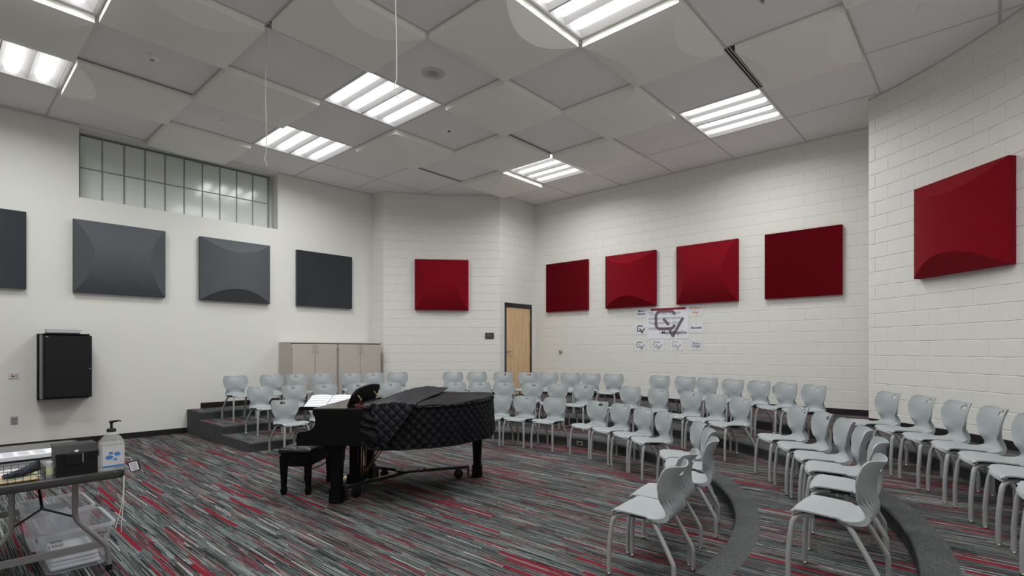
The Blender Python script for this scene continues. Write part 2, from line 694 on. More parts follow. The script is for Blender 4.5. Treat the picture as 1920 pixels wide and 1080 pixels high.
P_left_end = mL + uL * LS1
P_arc_a = polar(106.68, ARC_R)
P_arc_b = polar(83.83, ARC_R)
P_back_end = mB + uB * 4.6
straight_block_wall('wall_return', P_left_end, P_arc_a)
arc_block_wall('wall_curve', 106.68, 83.83, ARC_R)
DOOR_S0, DOOR_S1, DOOR_Z = 0.166, 1.148, 2.70
straight_block_wall('wall_door', P_arc_b, D1, skip=(DOOR_S0, DOOR_S1, DOOR_Z), off=0.1)
straight_block_wall('wall_back', D1, P_back_end, reverse=True, off=0.15)
P_ra = polar(17.83, ARC_R)
P_rb = polar(-17.2, ARC_R)
straight_block_wall('wall_pier', P_back_end, P_ra, thick=0.02)
arc_block_wall('wall_right', 17.83, -17.2, ARC_R)
# the part of the room behind and beside the camera
P_sb = P_rb - A * 5.6
P_fb = mL + uL * LS0
for nm, p, q in (('wall_side', P_rb, P_sb), ('wall_front', P_sb, P_fb)):
    u = (q - p).normalized()
    mb = MB()
    mb.lohi((-0.05, 0, -0.1), ((q - p).length + 0.05, 0.3, WALL_TOP), M['paint'])
    structure(mb.obj(nm, M['paint'], None, None, (p.x, p.y, 0), ang(u)))

# ------------------------------------------------------------------ risers
def arc_end(r):
    d = math.degrees(math.acos(END_A / r))
    th = math.degrees(TH)
    return th + d, th - d


NOSE = 0.19
for k, (r0, r1) in enumerate(((R1, R2), (R2, R3), (R3, 8.7))):
    z = STEP * (k + 1)
    root = structure(link('floor_step', None))
    prof = [(r0 + 0.012, 0.0), (r0 + 0.006, z - 0.05), (r0 - 0.004, z - 0.034), (r0 - 0.004, z - 0.016), (r0 + 0.004, z - 0.004), (r0 + 0.02, z), (r0 + NOSE, z)]
    n = 90
    rows, tops = [], []
    for i in range(n + 1):
        t = i / n
        def at(r):
            a0, a1 = arc_end(r)
            return polar(a0 + (a1 - a0) * t, r)
        rows.append([(*at(r), zz) for r, zz in prof])
        tops.append([(*at(r0 + NOSE), z), (*at(r1 + 0.03), z)])
    mb = MB()
    mb.grid(rows, M['nosing'])
    mb.obj('riser_edge', M['nosing'], root, 50)
    mb = MB()
    mb.grid(tops, M['carpet'])
    mb.obj('tread_carpet', M['carpet'], root)
    mb = MB()
    for side in (0, 1):
        pts = []
        for r, zz in prof:
            pts.append((*polar(arc_end(r)[side], r), zz))
        e = polar(arc_end(r1 + 0.03)[side], r1 + 0.03)
        pts += [(*e, z), (*e, 0)]
        off = A * (-0.006)
        out = [(p[0] + off.x, p[1] + off.y, p[2]) for p in pts]
        mb.face([mb.bm.verts.new(p) for p in out])
        mb.grid([out + [out[0]], [tuple(p) for p in pts] + [tuple(pts[0])]], M['nosing'])
    mb.obj('step_end', M['nosing'], root)

# baseboards
def base_run(name, segs, m, u, h=0.10, t=0.012):
    mb = MB()
    for (s0, s1, z0, z1) in segs:
        mb.lohi((s0, -t, z0), (s1, 0.0, z1), M['base'], 0.003)
    return structure(mb.obj(name, M['base'], None, None, (m.x, m.y, 0), ang(u)))


Z3 = 3 * STEP
e_s = (C + A * END_A - mL).dot(uL) + 0.06
base_run('baseboard_left', [(LS0, e_s - 0.085, 0, 0.10), (e_s - 0.085, e_s + 0.015, 0, Z3 + 0.105), (e_s + 0.015, 3.39, Z3, Z3 + 0.105)], mL, uL)
base_run('baseboard_back', [(-4.2, 4.6, Z3, Z3 + 0.10)], mB, uB)
base_run('baseboard_door', [(0.0, DOOR_S0, Z3, Z3 + 0.10), (DOOR_S1, 1.2, Z3, Z3 + 0.10)], D0, uD)


def base_arc(name, a0, a1):
    mb = MB()
    n = 20
    rows = []
    for i in range(n + 1):
        a = a0 + (a1 - a0) * i / n
        p, q = polar(a, ARC_R - 0.02), polar(a, ARC_R)
        rows.append([(*q, Z3), (*p, Z3), (*p, Z3 + 0.098), (*q, Z3 + 0.10)])
    mb.grid(rows, M['base'])
    structure(mb.obj(name, M['base'], None, 40))


base_arc('baseboard_curve', 106.6, 83.9)
base_arc('baseboard_right', 17.8, -17.2)

# ------------------------------------------------------------------ door
door = structure(link('door_1', None, None, (*P_arc_b, 0), ang((D1 - P_arc_b).normalized())))
mb = MB()
mb.lohi((DOOR_S0, -0.02, Z3), (DOOR_S0 + 0.052, 0.12, DOOR_Z), M['framepaint'], 0.002)
mb.lohi((DOOR_S1 - 0.05, -0.02, Z3), (DOOR_S1, 0.12, DOOR_Z), M['framepaint'], 0.002)
mb.lohi((DOOR_S0, -0.02, DOOR_Z - 0.10), (DOOR_S1, 0.12, DOOR_Z), M['framepaint'], 0.002)
mb.obj('door_frame', M['framepaint'], door)
mb = MB()
mb.lohi((DOOR_S0 + 0.055, 0.0, Z3 + 0.01), (DOOR_S1 - 0.053, 0.045, DOOR_Z - 0.104), M['wood'], 0.002)
leaf = mb.obj('door_leaf', M['wood'], door)
mb = MB()
mb.tube([(DOOR_S0 + 0.115, 0.0, 1.51), (DOOR_S0 + 0.115, -0.012, 1.51)], 0.032, M['steel'], 14)
mb.tube([(DOOR_S0 + 0.115, -0.01, 1.51), (DOOR_S0 + 0.115, -0.055, 1.51), (DOOR_S0 + 0.135, -0.062, 1.512), (DOOR_S0 + 0.235, -0.058, 1.516)], 0.010, M['steel'], 8)
mb.obj('lever_handle', M['steel'], leaf, 40)
for z in (2.34, 1.50, 0.65):
    mb = MB()
    mb.lohi((DOOR_S1 - 0.062, -0.012, z - 0.06), (DOOR_S1 - 0.046, 0.0, z + 0.06), M['steel'], 0.002)
    mb.obj('hinge', M['steel'], leaf)

# ------------------------------------------------------------------ ceiling
ceiling = structure(link('ceiling', None))
LIGHTS = [(-3, 1), (-3, 3), (0, -2), (0, 1), (0, 3), (3, -2), (3, 1), (-3, -2), (-3, -4), (0, -4)]  # out-of-view entries at the end repeat the rows, added to light the room
DIFF = {(-3, 2): 'a', (-2, 3): 'a', (-1, 2): 'a', (-1, 4): 'b', (-2, 1): 'b', (-1, 0): 'b', (0, -1): 'b', (1, -2): 'b', (1, 0): 'a',
        (2, -1): 'a', (2, 1): 'b', (3, 0): 'b', (1, 2): 'b', (3, 2): 'a', (2, -3): 'b', (-2, -1): 'a', (-3, 0): 'a', (0, -3): 'a', (-1, -2): 'b',
        (-2, -3): 'b', (1, -4): 'b', (-3, -3): 'b'}


def inside(p, margin=0.0):
    if (p - mL).dot(nL) > -margin:
        return False
    if (p - mB).dot(rot2(uB)) > -margin:
        return False
    q = p - C
    if q.dot(B) < -6.3 + margin or q.dot(A) < -4.5 + margin:
        return False
    d = math.degrees(math.atan2(q.y, q.x))
    if (d < 17.8 or 84 < d < 107) and -20 < d < 107 and q.length > ARC_R - margin:
        return False
    return True


def cell_seen(a, b):
    return any(inside(cell_xy(a + i * 0.25, b + j * 0.25)) for i in range(5) for j in range(5))


mb = MB()
mb.lohi((-0.5, -0.5, 0), (0.5, 0.5, 0.018), M['tile'])
tile_me = None
for a in range(-5, 6):
    for b in range(-7, 6):
        if (a, b) in LIGHTS or not cell_seen(a, b):
            continue
        if (a, b) in DIFF:
            continue
        if tile_me is None:
            mt = MB()
            mt.lohi((0.012, 0.012, 0), (SA - 0.012, SB - 0.012, 0.016), M['tile'], 0.002)
            tile_me = mt.mesh('ceiling_tile', M['tile'])
        p = cell_xy(a, b)
        link('ceiling_tile', tile_me, ceiling, (p.x, p.y, CEIL), TH)
mb.bm.free()


def clip_len(start, d, lo, hi, step=0.05):
    """first and last position along a grid line that lies inside the room"""
    ins = [t for t in [lo + i * step for i in range(int((hi - lo) / step) + 1)] if inside(start + d * t)]
    return (ins[0] - step, ins[-1] + step) if ins else None


for b in range(-6, 6):
    st = ORG + B * (b * SB)
    r = clip_len(st, A, -9, 9)
    if r:
        mb = MB()
        mb.lohi((r[0], -0.012, 0), (r[1], 0.012, 0.03), M['tbar'])
        mb.obj('grid_runner', M['tbar'], ceiling, None, (st.x, st.y, CEIL - 0.003), TH)
for a in range(-4, 6):
    st = ORG + A * (a * SA)
    r = clip_len(st, B, -9, 9)
    if r:
        mb = MB()
        mb.lohi((-0.012, r[0], 0), (0.012, r[1], 0.03), M['tbar'])
        mb.obj('grid_runner', M['tbar'], ceiling, None, (st.x, st.y, CEIL - 0.002), TH)
mb = MB()
mb.lohi((-13, -5, CEIL + 0.28), (9, 15.5, CEIL + 0.4), M['tile'])
mb.obj('deck_above', M['tile'], ceiling)
# wall angle
mb = MB()
mb.lohi((LS0, -0.022, CEIL - 0.012), (WS0, 0.0, CEIL + 0.02), M['tbar'])
mb.lohi((WS1, -0.022, CEIL - 0.012), (LS1, 0.0, CEIL + 0.02), M['tbar'])
mb.obj('wall_angle', M['tbar'], ceiling, None, (mL.x, mL.y, 0), ang(uL))
mb = MB()
mb.lohi((-4.4, -0.022, CEIL - 0.008), (4.6, 0.0, CEIL + 0.02), M['tbar'])
mb.obj('wall_angle', M['tbar'], ceiling, None, (mB.x, mB.y, 0), ang(uB))


def bulge_panel(mb, W, Hh, rim, bul, capf, kind, m, nv=20):
    """square box whose face is a barrel vault with slanted end caps; face towards local -y, W along x, Hh along z"""
    sl = bul / capf
    grid_rows = []
    for j in range(nv + 1):
        v = j / nv
        hh = bul * (1 - (2 * v - 1) ** 2)
        uc = hh / sl
        us = [0.0, uc * 0.5, uc] + [uc + (1 - 2 * uc) * k / 4 for k in (1, 2, 3)] + [1 - uc, 1 - uc * 0.5, 1.0]
        row = []
        for u in us:
            d = rim + min(hh, sl * min(u, 1 - u))
            row.append((u, v, d))
        grid_rows.append(row)
    if kind == 'flat':
        grid_rows = [[(u, v, rim) for u in (0, 1)] for v in (0, 1)]

    def P(u, v, d):
        if kind == 'v':
            u, v = v, u
        return ((u - 0.5) * W, -d, (v - 0.5) * Hh)
    vs = [[mb.bm.verts.new(P(*q)) for q in r] for r in grid_rows]
    for ra, rb in zip(vs, vs[1:]):
        for i in range(len(ra) - 1):
            mb.face([ra[i], ra[i + 1], rb[i + 1], rb[i]], m)
    bmesh.ops.remove_doubles(mb.bm, verts=mb.bm.verts, dist=1e-5)
    x, z = W / 2, Hh / 2
    e = 0.0008
    mb.lohi((-x + e, -rim, -z + e), (x - e, 0.0, z - e), m)
    return mb


names_d = {(-3, 2): 'between the two lights at the picture side', (-2, 3): 'below the longest slot vent', (-1, 2): 'touching the light by the clerestory',
           (-1, 4): 'overlapping the clerestory recess', (-2, 1): 'ahead of the smoke detector tile', (-1, 0): 'between the two hanging cords',
           (0, -1): 'with pale half-moon cap beside the largest light', (1, -2): 'between the largest light and the boldest slot vent', (1, 0): 'next to the round speaker tile',
           (2, -1): 'with dark half-moon cap, mid-ceiling', (2, 1): 'between the middle slot vent and the farthest light', (3, 0): 'between the farthest light and the poster wall',
           (1, 2): 'at the far corner of the middle light', (3, 2): 'over the corner wall beside the farthest light', (2, -3): 'with pale round cap by the boldest slot vent',
           (-2, -1): 'overhead, second past the camera', (-3, 0): 'over the folding table', (0, -3): 'over the near chair rows', (-1, -2): 'over the open floor before the piano',
           (-2, -3): 'straight over the camera', (1, -4): 'over the end of the top step', (-3, -3): 'behind the camera'}
for (a, b), kd in DIFF.items():
    p = cell_xy(a + 0.5, b + 0.5)
    t = thing('ceiling_diffuser', 'off-white vaulted ceiling diffuser ' + names_d[(a, b)], 'ceiling diffuser', (p.x, p.y, CEIL), TH, 'vaulted ceiling diffusers')
    mb = MB()
    slim = 0.085 if (a, b) in ((2, -3), (-1, 0)) else 0.0      # leaves room for the slot vent beside it
    q = p - B * (slim / 2)
    t.location = (q.x, q.y, CEIL)
    bulge_panel(mb, SA - 0.03, SB - 0.03 - slim, 0.088, 0.11, 0.22, 'h' if kd == 'a' else 'v', M['diffuser'])
    for v in mb.bm.verts:      # face down
        x, y, z = v.co
        v.co = (x, z, y)
    mb.obj('diffuser_face', M['diffuser'], t, 5)

for a0, a1 in ((106.6, 83.9), (17.8, -17.2)):
    mb = MB()
    rows = []
    for i in range(25):
        aa = a0 + (a1 - a0) * i / 24
        p, q = polar(aa, ARC_R - 0.022), polar(aa, ARC_R)
        rows.append([(*q, CEIL - 0.010), (*p, CEIL - 0.010), (*p, CEIL + 0.01)])
    mb.grid(rows, M['tbar'])
    mb.obj('wall_angle', M['tbar'], ceiling)

# light fixtures
def make_light(label):
    t = thing('ceiling_light', label, 'ceiling light', (0, 0, 0), 0, 'recessed ceiling lights')
    wa, wb = SA - 0.024, SB - 0.024
    mb = MB()
    fr = 0.022
    for (x0, x1, y0, y1) in ((-wa / 2, wa / 2, -wb / 2, -wb / 2 + fr), (-wa / 2, wa / 2, wb / 2 - fr, wb / 2), (-wa / 2, -wa / 2 + fr, -wb / 2, wb / 2), (wa / 2 - fr, wa / 2, -wb / 2, wb / 2)):
        mb.lohi((x0, y0, -0.002), (x1, y1, 0.12), M['reflector'])
    mb.lohi((-wa / 2, -wb / 2, 0.118), (wa / 2, wb / 2, 0.125), M['reflector'])
    mb.obj('frame', M['reflector'], t)
    mb = MB()
    mb.lohi((-0.006, -wb / 2 + fr, -0.003), (0.006, wb / 2 - fr, 0.115), M['mullion'])
    mb.obj('divider', M['mullion'], t)
    bay = (wa - 2 * fr) / 4
    for i in range(4):
        xc = -wa / 2 + fr + bay * (i + 0.5)
        # curved reflector bay
        mb = MB()
        rows = []
        y0, y1 = -wb / 2 + fr, wb / 2 - fr
        for k in range(9):
            q = -1 + k / 4
            rows.append([(xc + q * bay * 0.49, y0, 0.005 + 0.085 * math.sqrt(max(0, 1 - q * q))), (xc + q * bay * 0.49, y1, 0.005 + 0.085 * math.sqrt(max(0, 1 - q * q)))])
        mb.grid(rows, M['reflector'])
        mb.obj('reflector', M['reflector'], t, 60)
        mb = MB()
        r, hl = bay * 0.235, wb / 2 - fr - 0.075
        pts = []
        for k in range(5):
            s_ = k / 4 * PI / 2
            pts.append((-hl - r * 0.9 * math.cos(s_) * 0.9, math.sin(s_)))
        path = [(xc, y, 0.052) for y, _ in pts] + [(xc, -y, 0.052) for y, _ in pts[::-1]]
        rad = [max(0.004, r * q) for _, q in pts] + [max(0.004, r * q) for _, q in pts[::-1]]
        mb.tube(path, rad, M['lens'], 12, True, 0.62)
        mb.obj('lamp_lens', M['lens'], t, 60)
        la = bpy.data.lights.new('lamp', 'AREA')
        la.shape = 'RECTANGLE'
        la.size, la.size_y = r * 1.5, 2 * hl
        la.energy = LAMP_WATTS
        la.spread = math.radians(163)
        la.color = (0.985, 1.0, 0.985)
        lo = link('lamp', la, t, (xc, 0, 0.052 - r * 0.62 - 0.003))
    return t


light_labels = {(-3, 1): 'four-tube ceiling light cut by the upper picture edge above the smoke detector', (-3, 3): 'four-tube ceiling light above the clerestory wall, cut by the picture side',
                (0, -2): 'largest four-tube ceiling light, over the open floor, cut by the top edge', (0, 1): 'four-tube ceiling light crossed by the hanging cord, middle of the ceiling',
                (0, 3): 'four-tube ceiling light nearest the clerestory window end', (3, -2): 'four-tube ceiling light by a dark slot near the poster wall',
                (3, 1): 'smallest and farthest four-tube ceiling light, by the corner door', (-3, -2): 'unseen four-tube ceiling light added over the camera', (-3, -4): 'unseen four-tube ceiling light added behind the camera',
                (0, -4): 'unseen four-tube ceiling light added over the end of the chair rows'}
L0 = None
for (a, b) in LIGHTS:
    p = cell_xy(a + 0.5, b + 0.5)
    if L0 is None:
        L0 = make_light(light_labels[(a, b)])
        L0.location = (p.x, p.y, CEIL)
        L0.rotation_euler = (0, 0, TH)
    else:
        dup(L0, (p.x, p.y, CEIL), TH, light_labels[(a, b)])

# linear slot diffusers on the grid lines
slot_labels = {(-2, 3): 'long black double slot vent near the clerestory window', (2, 3): 'black double slot vent before the curved wall, farthest from camera', (2, 1): 'black double slot vent leading to the small far light',
               (2, -2): 'boldest black double slot vent, leading to the light by the poster wall', (-1, 1): 'mostly hidden slot vent starting at the hanging cord'}
for (a, b), lb in slot_labels.items():
    p = cell_xy(a + 0.5, b)
    t = thing('slot_vent', lb, 'air vent', (p.x, p.y, CEIL - 0.012), TH, 'linear slot vents in the ceiling grid')
    mb = MB()
    hl = SA / 2 - 0.012
    for (y0, y1) in ((-0.042, -0.03), (-0.006, 0.006), (0.03, 0.042)):
        mb.lohi((-hl, y0, 0), (hl, y1, 0.01), M['tbar'])
    mb.obj('frame', M['tbar'], t)
    for y in (-0.018, 0.018):
        mb = MB()
        mb.lohi((-hl, y - 0.012, 0.003), (hl, y + 0.012, 0.007), M['dark'])
        mb.obj('slot', M['dark'], t)

# small ceiling devices
def disc(name, label, cat, xy, prof, m, extra=None, group=None):
    t = thing(name, label, cat, (xy[0], xy[1], CEIL), 0, group)
    mb = MB()
    mb.lathe(prof, m, 24)
    mb.obj('cover', m, t, 40)
    if extra:
        mb = MB()
        mb.lathe(extra[0], extra[1], 20)
        mb.obj('grille', extra[1], t, 40)
    return t


disc('smoke_detector', 'white smoke detector on the tile beside the long slot vent', 'smoke detector', (-4.858, 6.646), [(0.08, 0.0), (0.085, -0.012), (0.06, -0.03), (0.03, -0.034)], M['reflector'], ([(0.028, -0.033), (0.022, -0.046)], M['plate']))
disc('motion_sensor', 'small white dome sensor past the middle ceiling light', 'sensor', (-1.427, 8.835), [(0.085, 0.0), (0.085, -0.014), (0.055, -0.024)], M['reflector'], ([(0.022, -0.023), (0.016, -0.04)], M['black']))
for xy, lb in (((-5.043, 8.505), 'flat round sprinkler cover on the tile above the clerestory'), ((-2.522, 11.474), 'flat round sprinkler cover on the tile before the curved wall'),
               ((2.206, 9.145), 'flat round sprinkler cover between the two far lights'), ((4.241, 5.683), 'flat round sprinkler cover on the tile by the curved wall with one red panel')):
    disc('sprinkler_cover', lb, 'sprinkler', xy, [(0.045, 0.0), (0.05, -0.012), (0.05, -0.018)], M['tile'], None, 'concealed sprinkler covers')
disc('pendant_sprinkler', 'small dark sprinkler head at the upper picture edge', 'sprinkler', (2.438, 5.545), [(0.03, 0.0), (0.03, -0.008), (0.012, -0.02), (0.02, -0.04)], M['plate'])
disc('ceiling_speaker', 'round ceiling speaker with grey grille beside the middle light', 'speaker', (-1.351, 7.03), [(0.155, 0.0), (0.155, -0.008), (0.135, -0.012)], M['tbar'], ([(0.08, -0.011), (0.07, -0.016)], M['plate']))

# hanging cords
for (x, y, zb_, lb) in ((-3.077, 6.001, 3.66, 'thin white cord hanging in front of the clerestory light'), (-1.135, 4.31, 3.63, 'thin white cord hanging from the upper edge over the middle light')):
    t = thing('hanging_cord', lb, 'cord', (x, y, zb_), 0, 'white cords hanging from the ceiling')
    mb = MB()
    pts = [(0, 0, CEIL - zb_)] + [(0.004 * math.sin(i * 1.3), 0.003 * math.cos(i), (CEIL - zb_) * (1 - i / 8)) for i in range(1, 7)] + [(0.006, 0, 0.16), (-0.016, 0, 0.09), (0.004, 0, 0.05), (0.012, 0, 0.0)]
    mb.tube(pts, 0.0045, M['cord'], 6)
    mb.obj('cord', M['cord'], t, 60)

# ------------------------------------------------------------------ wall panels
def wall_panel(label, col, kind, pos, rz, W=1.262, Hh=1.2, rim=0.075, bul=0.17, cap=0.20):
    t = thing('acoustic_panel', label, 'acoustic panel', (pos[0], pos[1], pos[2] - Hh / 2), rz, 'charcoal felt wall panels' if col == 'charcoal' else 'red felt wall panels')
    mb = MB()
    bulge_panel(mb, W, Hh, rim, bul, cap, kind, M[col])
    o = mb.obj('panel_face', M[col], t, 6)
    o.location = (0, 0, Hh / 2)
    return t


for s, kind, lb in ((-3.24, 'flat', 'charcoal felt wall panel cut by the picture side, above the black cabinet'), (-1.43, 'h', 'charcoal felt wall panel vaulted sideways with curved side caps, below the clerestory'),
                    (0.373, 'v', 'charcoal felt wall panel with curved caps on top and bottom'), (2.184, 'flat', 'flat charcoal felt wall panel above the putty cabinets')):
    p = mL + uL * s - nL * 0.002
    wall_panel(lb, 'charcoal', kind, (p.x, p.y, 3.10), ang(uL))
nB = rot2(uB)
for s, kind, lb in ((-2.716, 'flat', 'flat red felt wall panel beside the corner door'), (-0.953, 'v', 'red felt wall panel with dark curved lower cap, above the posters'),
                    (0.791, 'h', 'red felt wall panel vaulted sideways with one visible side cap'), (2.548, 'flat', 'flat red felt wall panel nearest the projecting curved wall')):
    p = mB + uB * s - nB * 0.006
    wall_panel(lb, 'red', kind, (p.x, p.y, 3.10), ang(uB))
for a, kind, lb in ((95.35, 'h', 'red felt wall panel alone on the curved corner wall'), (5.95, 'v', 'biggest red felt wall panel, alone on the near curved wall')):
    p = polar(a, ARC_R - 0.03)
    wall_panel(lb, 'red', kind, (p.x, p.y, 3.10), math.radians(a - 90), rim=0.095)

# ------------------------------------------------------------------ chairs
def make_chair(label):
    t = thing('stacking_chair', label, 'chair', (0, 0, 0), 0, 'grey moulded chairs in three curved rows')
    prof = [(0.222, 0.420, 0.185), (0.206, 0.441, 0.195), (0.15, 0.450, 0.203), (0.05, 0.447, 0.202), (-0.05, 0.440, 0.196), (-0.115, 0.438, 0.184),
            (-0.162, 0.451, 0.168), (-0.188, 0.484, 0.155), (-0.194, 0.535, 0.156), (-0.192, 0.590, 0.188), (-0.201, 0.655, 0.210), (-0.221, 0.715, 0.213), (-0.250, 0.772, 0.203)]
    P = smooth_path(prof, 4)
    nv = len(P)
    NU = 48
    split = 27
    top_i = nv - 10
    zt0 = P[top_i].y

    def gtop(u):
        au = abs(u)
        g = 0.786 - 0.013 * max(0.0, math.cos(min(au / 0.62, 1) * PI / 2)) ** 1.5
        if au > 0.72:
            g -= 0.034 * ((au - 0.72) / 0.28) ** 3
        return g
    pos = []
    for i, q in enumerate(P):
        y, z, hw = q
        back = max(0.0, min(1.0, (z - 0.46) / 0.08)) if i > 16 else 0.0
        row = []
        for k in range(NU + 1):
            u = -1 + 2 * k / NU
            zz = z
            if i > top_i:
                f = (i - top_i) / (nv - 1 - top_i)
                zz = zt0 + (gtop(u) - zt0) * f
            yy = y + back * (0.060 + 0.030 * max(0.0, (z - 0.62) / 0.15)) * (abs(u) ** 2.2)
            if i <= 16:
                zz += 0.010 * u * u * min(1, i / 8) - (0.010 * abs(u) ** 3 if i < 6 else 0)
                if i < 4:
                    yy -= 0.028 * abs(u) ** 3
            row.append(Vector((u * hw, yy, zz)))
        pos.append(row)
    nrm = []
    for i in range(nv):
        r = []
        for k in range(NU + 1):
            a = pos[min(nv - 1, i + 1)][k] - pos[max(0, i - 1)][k]
            b = pos[i][min(NU, k + 1)] - pos[i][max(0, k - 1)]
            n = b.cross(a)
            r.append(n.normalized())
        nrm.append(r)
    # thickness: ribs on the lower rear of the back
    und = []
    for i in range(nv):
        r = []
        z = P[i].y
        rib = max(0.0, 1 - abs(i - 31) / 8.0) if i > 22 else 0.0
        for k in range(NU + 1):
            u = -1 + 2 * k / NU
            th = 0.009
            if abs(u) < 0.93:
                th += 0.016 * rib * (0 if k % 4 == 0 else 1)
            if 18 < i < 32:
                th += 0.024 * max(0, 1 - abs(i - 24) / 8)
            r.append(pos[i][k] + nrm[i][k] * th)
        und.append(r)
    # front faces of seat point up/forwards: nrm points to the rear side
    def hole(i, k):
        zc = (pos[i][k].z + pos[i + 1][k].z) / 2
        xc = (pos[i][k].x + pos[i][k + 1].x) / 2
        return i >= nv - 10 and 0.715 < zc < 0.751 and abs(xc) < 0.047

    def build(i0, i1, name):
        mb = MB()
        V, Wd = {}, {}
        for i in range(i0, i1 + 1):
            for k in range(NU + 1):
                V[i, k] = mb.bm.verts.new(pos[i][k])
                Wd[i, k] = mb.bm.verts.new(und[i][k])
        cells = {(i, k) for i in range(i0, i1) for k in range(NU) if not hole(i, k)}
        for (i, k) in cells:
            mb.face([V[i, k], V[i, k + 1], V[i + 1, k + 1], V[i + 1, k]])
            mb.face([Wd[i, k], Wd[i + 1, k], Wd[i + 1, k + 1], Wd[i, k + 1]])
            for (di, dk, e0, e1) in ((-1, 0, (i, k), (i, k + 1)), (1, 0, (i + 1, k + 1), (i + 1, k)), (0, -1, (i + 1, k), (i, k)), (0, 1, (i, k + 1), (i + 1, k + 1))):
                nb = (i + di, k + dk)
                if nb in cells:
                    continue
                if (nb[0] < i0 and i0 > 0) or (nb[0] >= i1 and i1 < nv - 1):
                    continue
                mb.face([V[e0], Wd[e0], Wd[e1], V[e1]])
        for vv in [v for v in mb.bm.verts if not v.link_faces]:
            mb.bm.verts.remove(vv)
        return mb.obj(name, M['plastic'], t, 50)
    build(0, split, 'seat')
    build(split, nv - 1, 'backrest')
    # frame under the seat
    mb = MB()
    for sx in (-1, 1):
        mb.lohi((sx * 0.125 - 0.013, -0.11, 0.408), (sx * 0.125 + 0.013, 0.155, 0.432), M['darkmetal'], 0.003)
    mb.lohi((-0.13, 0.085, 0.408), (0.13, 0.11, 0.430), M['darkmetal'], 0.003)
    mb.lohi((-0.13, -0.075, 0.408), (0.13, -0.05, 0.430), M['darkmetal'], 0.003)
    mb.obj('seat_frame', M['darkmetal'], t)
    for sx in (-1, 1):
        front = [(sx * 0.125, 0.09, 0.418), (sx * 0.154, 0.150, 0.416), (sx * 0.173, 0.185, 0.395), (sx * 0.183, 0.200, 0.345), (sx * 0.192, 0.214, 0.20), (sx * 0.194, 0.216, 0.12), (sx * 0.194, 0.216, 0.02)]
        rear = [(sx * 0.125, -0.04, 0.416), (sx * 0.155, -0.085, 0.408), (sx * 0.170, -0.125, 0.36), (sx * 0.188, -0.222, 0.195), (sx * 0.191, -0.240, 0.145), (sx * 0.192, -0.243, 0.02)]
        for pth in (front, rear):
            mb = MB()
            mb.tube(smooth_path(pth, 3), 0.0158, M['legmetal'], 8)
            lg = mb.obj('leg', M['legmetal'], t, 60)
            fx, fy, _ = pth[-1]
            mb = MB()
            mb.lathe([(0.012, 0.0), (0.0145, 0.004), (0.0145, 0.012), (0.008, 0.022)], M['chrome'], 10, (fx, fy, 0))
            mb.obj('foot_glide', M['chrome'], lg, 50)
    return t


ORD = ('first second third fourth fifth sixth seventh eighth ninth tenth eleventh twelfth thirteenth fourteenth fifteenth sixteenth seventeenth eighteenth nineteenth twentieth '
       'twenty-first twenty-second twenty-third twenty-fourth twenty-fifth twenty-sixth twenty-seventh twenty-eighth twenty-ninth').split()
ROW3 = [(135.3, 5.6), (128.9, 5.6), (124.2, 5.6), (119.5, 5.6), (113.7, 5.6), (109.0, 5.6), (103.9, 5.6), (91.8, 5.6), (86.4, 5.6), (80.5, 5.6), (74.9, 5.6), (70.2, 5.6), (65.2, 5.6), (60.6, 5.6), (55.5, 5.6),
        (45.3, 5.6), (39.8, 5.6), (35.2, 5.6), (29.9, 5.6), (24.7, 5.6), (19.5, 5.6), (14.3, 5.6), (1.7, 5.62), (-3.7, 5.62), (-9.2, 5.6), (-14.4, 5.6), (-19.9, 5.58), (-25.6, 5.58), (-31.3, 5.58)]
ROW2 = [(134.4, 4.5), (127.2, 4.5), (120.6, 4.5), (112.9, 4.5), (105.6, 4.5), (89.6, 4.5), (83.3, 4.5), (77.0, 4.5), (69.6, 4.5), (63.0, 4.5), (56.1, 4.5), (43.9, 4.5), (36.5, 4.5), (27.9, 4.5), (21.4, 4.5), (15.0, 4.5),
        (0.3, 4.53), (-6.7, 4.52), (-13.7, 4.51), (-20.4, 4.5), (-27.9, 4.5), (-37.2, 4.47)]
ROW1 = [(134.4, 3.34), (125.0, 3.34), (71.9, 3.34), (64.0, 3.34), (54.4, 3.34), (39.6, 3.34), (31.1, 3.34), (22.1, 3.34), (13.3, 3.34), (-3.2, 3.37), (-11.9, 3.36), (-21.2, 3.36), (-32.7, 3.29), (-40.4, 3.37)]
TURN = {(0, 2): -8, (0, 3): -3, (0, 4): 1, (0, 12): 3, (0, 13): 5}
TURN.update({(0, 0): 8, (0, 1): 8})
TURN.update({(1, i): 7 for i in range(4)})
TURN.update({(2, i): 7 for i in range(5)})
TURN.update({(1, i): -3 for i in range(16, 22)})
TURN.update({(2, i): -6 for i in range(22, 29)})
ch0 = None
for row, lv, where in ((ROW1, 0, 'in the front row on the floor'), (ROW2, 1, 'in the middle row on the first step'), (ROW3, 2, 'in the back row on the second step')):
    for i, (d, r) in enumerate(row):
        turn = random.uniform(-1.2, 1.2) + TURN.get((lv, i), 0.0)
        rz = math.radians(d + turn) + PI / 2      # local +y looks towards the centre
        p = polar(d, r) + Vector((-math.sin(rz), math.cos(rz))) * 0.25
        lb = 'grey moulded chair %s, %s from the cabinet end' % (where, ORD[i])
        z = STEP * lv + 0.0005
        if ch0 is None:
            ch0 = make_chair(lb)
            ch0.location = (p.x, p.y, z)
            ch0.rotation_euler = (0, 0, rz)
        else:
            dup(ch0, (p.x, p.y, z), rz, lb)

# ------------------------------------------------------------------ grand piano (keyboard end at local x = 0, camera side at y = 0)
PX, PY = -2.31, 5.08
piano = thing('grand_piano', 'black grand piano on a wheeled truck, half under its quilted cover', 'piano', (PX, PY, 0))
ZB, ZT = 0.615, 0.968


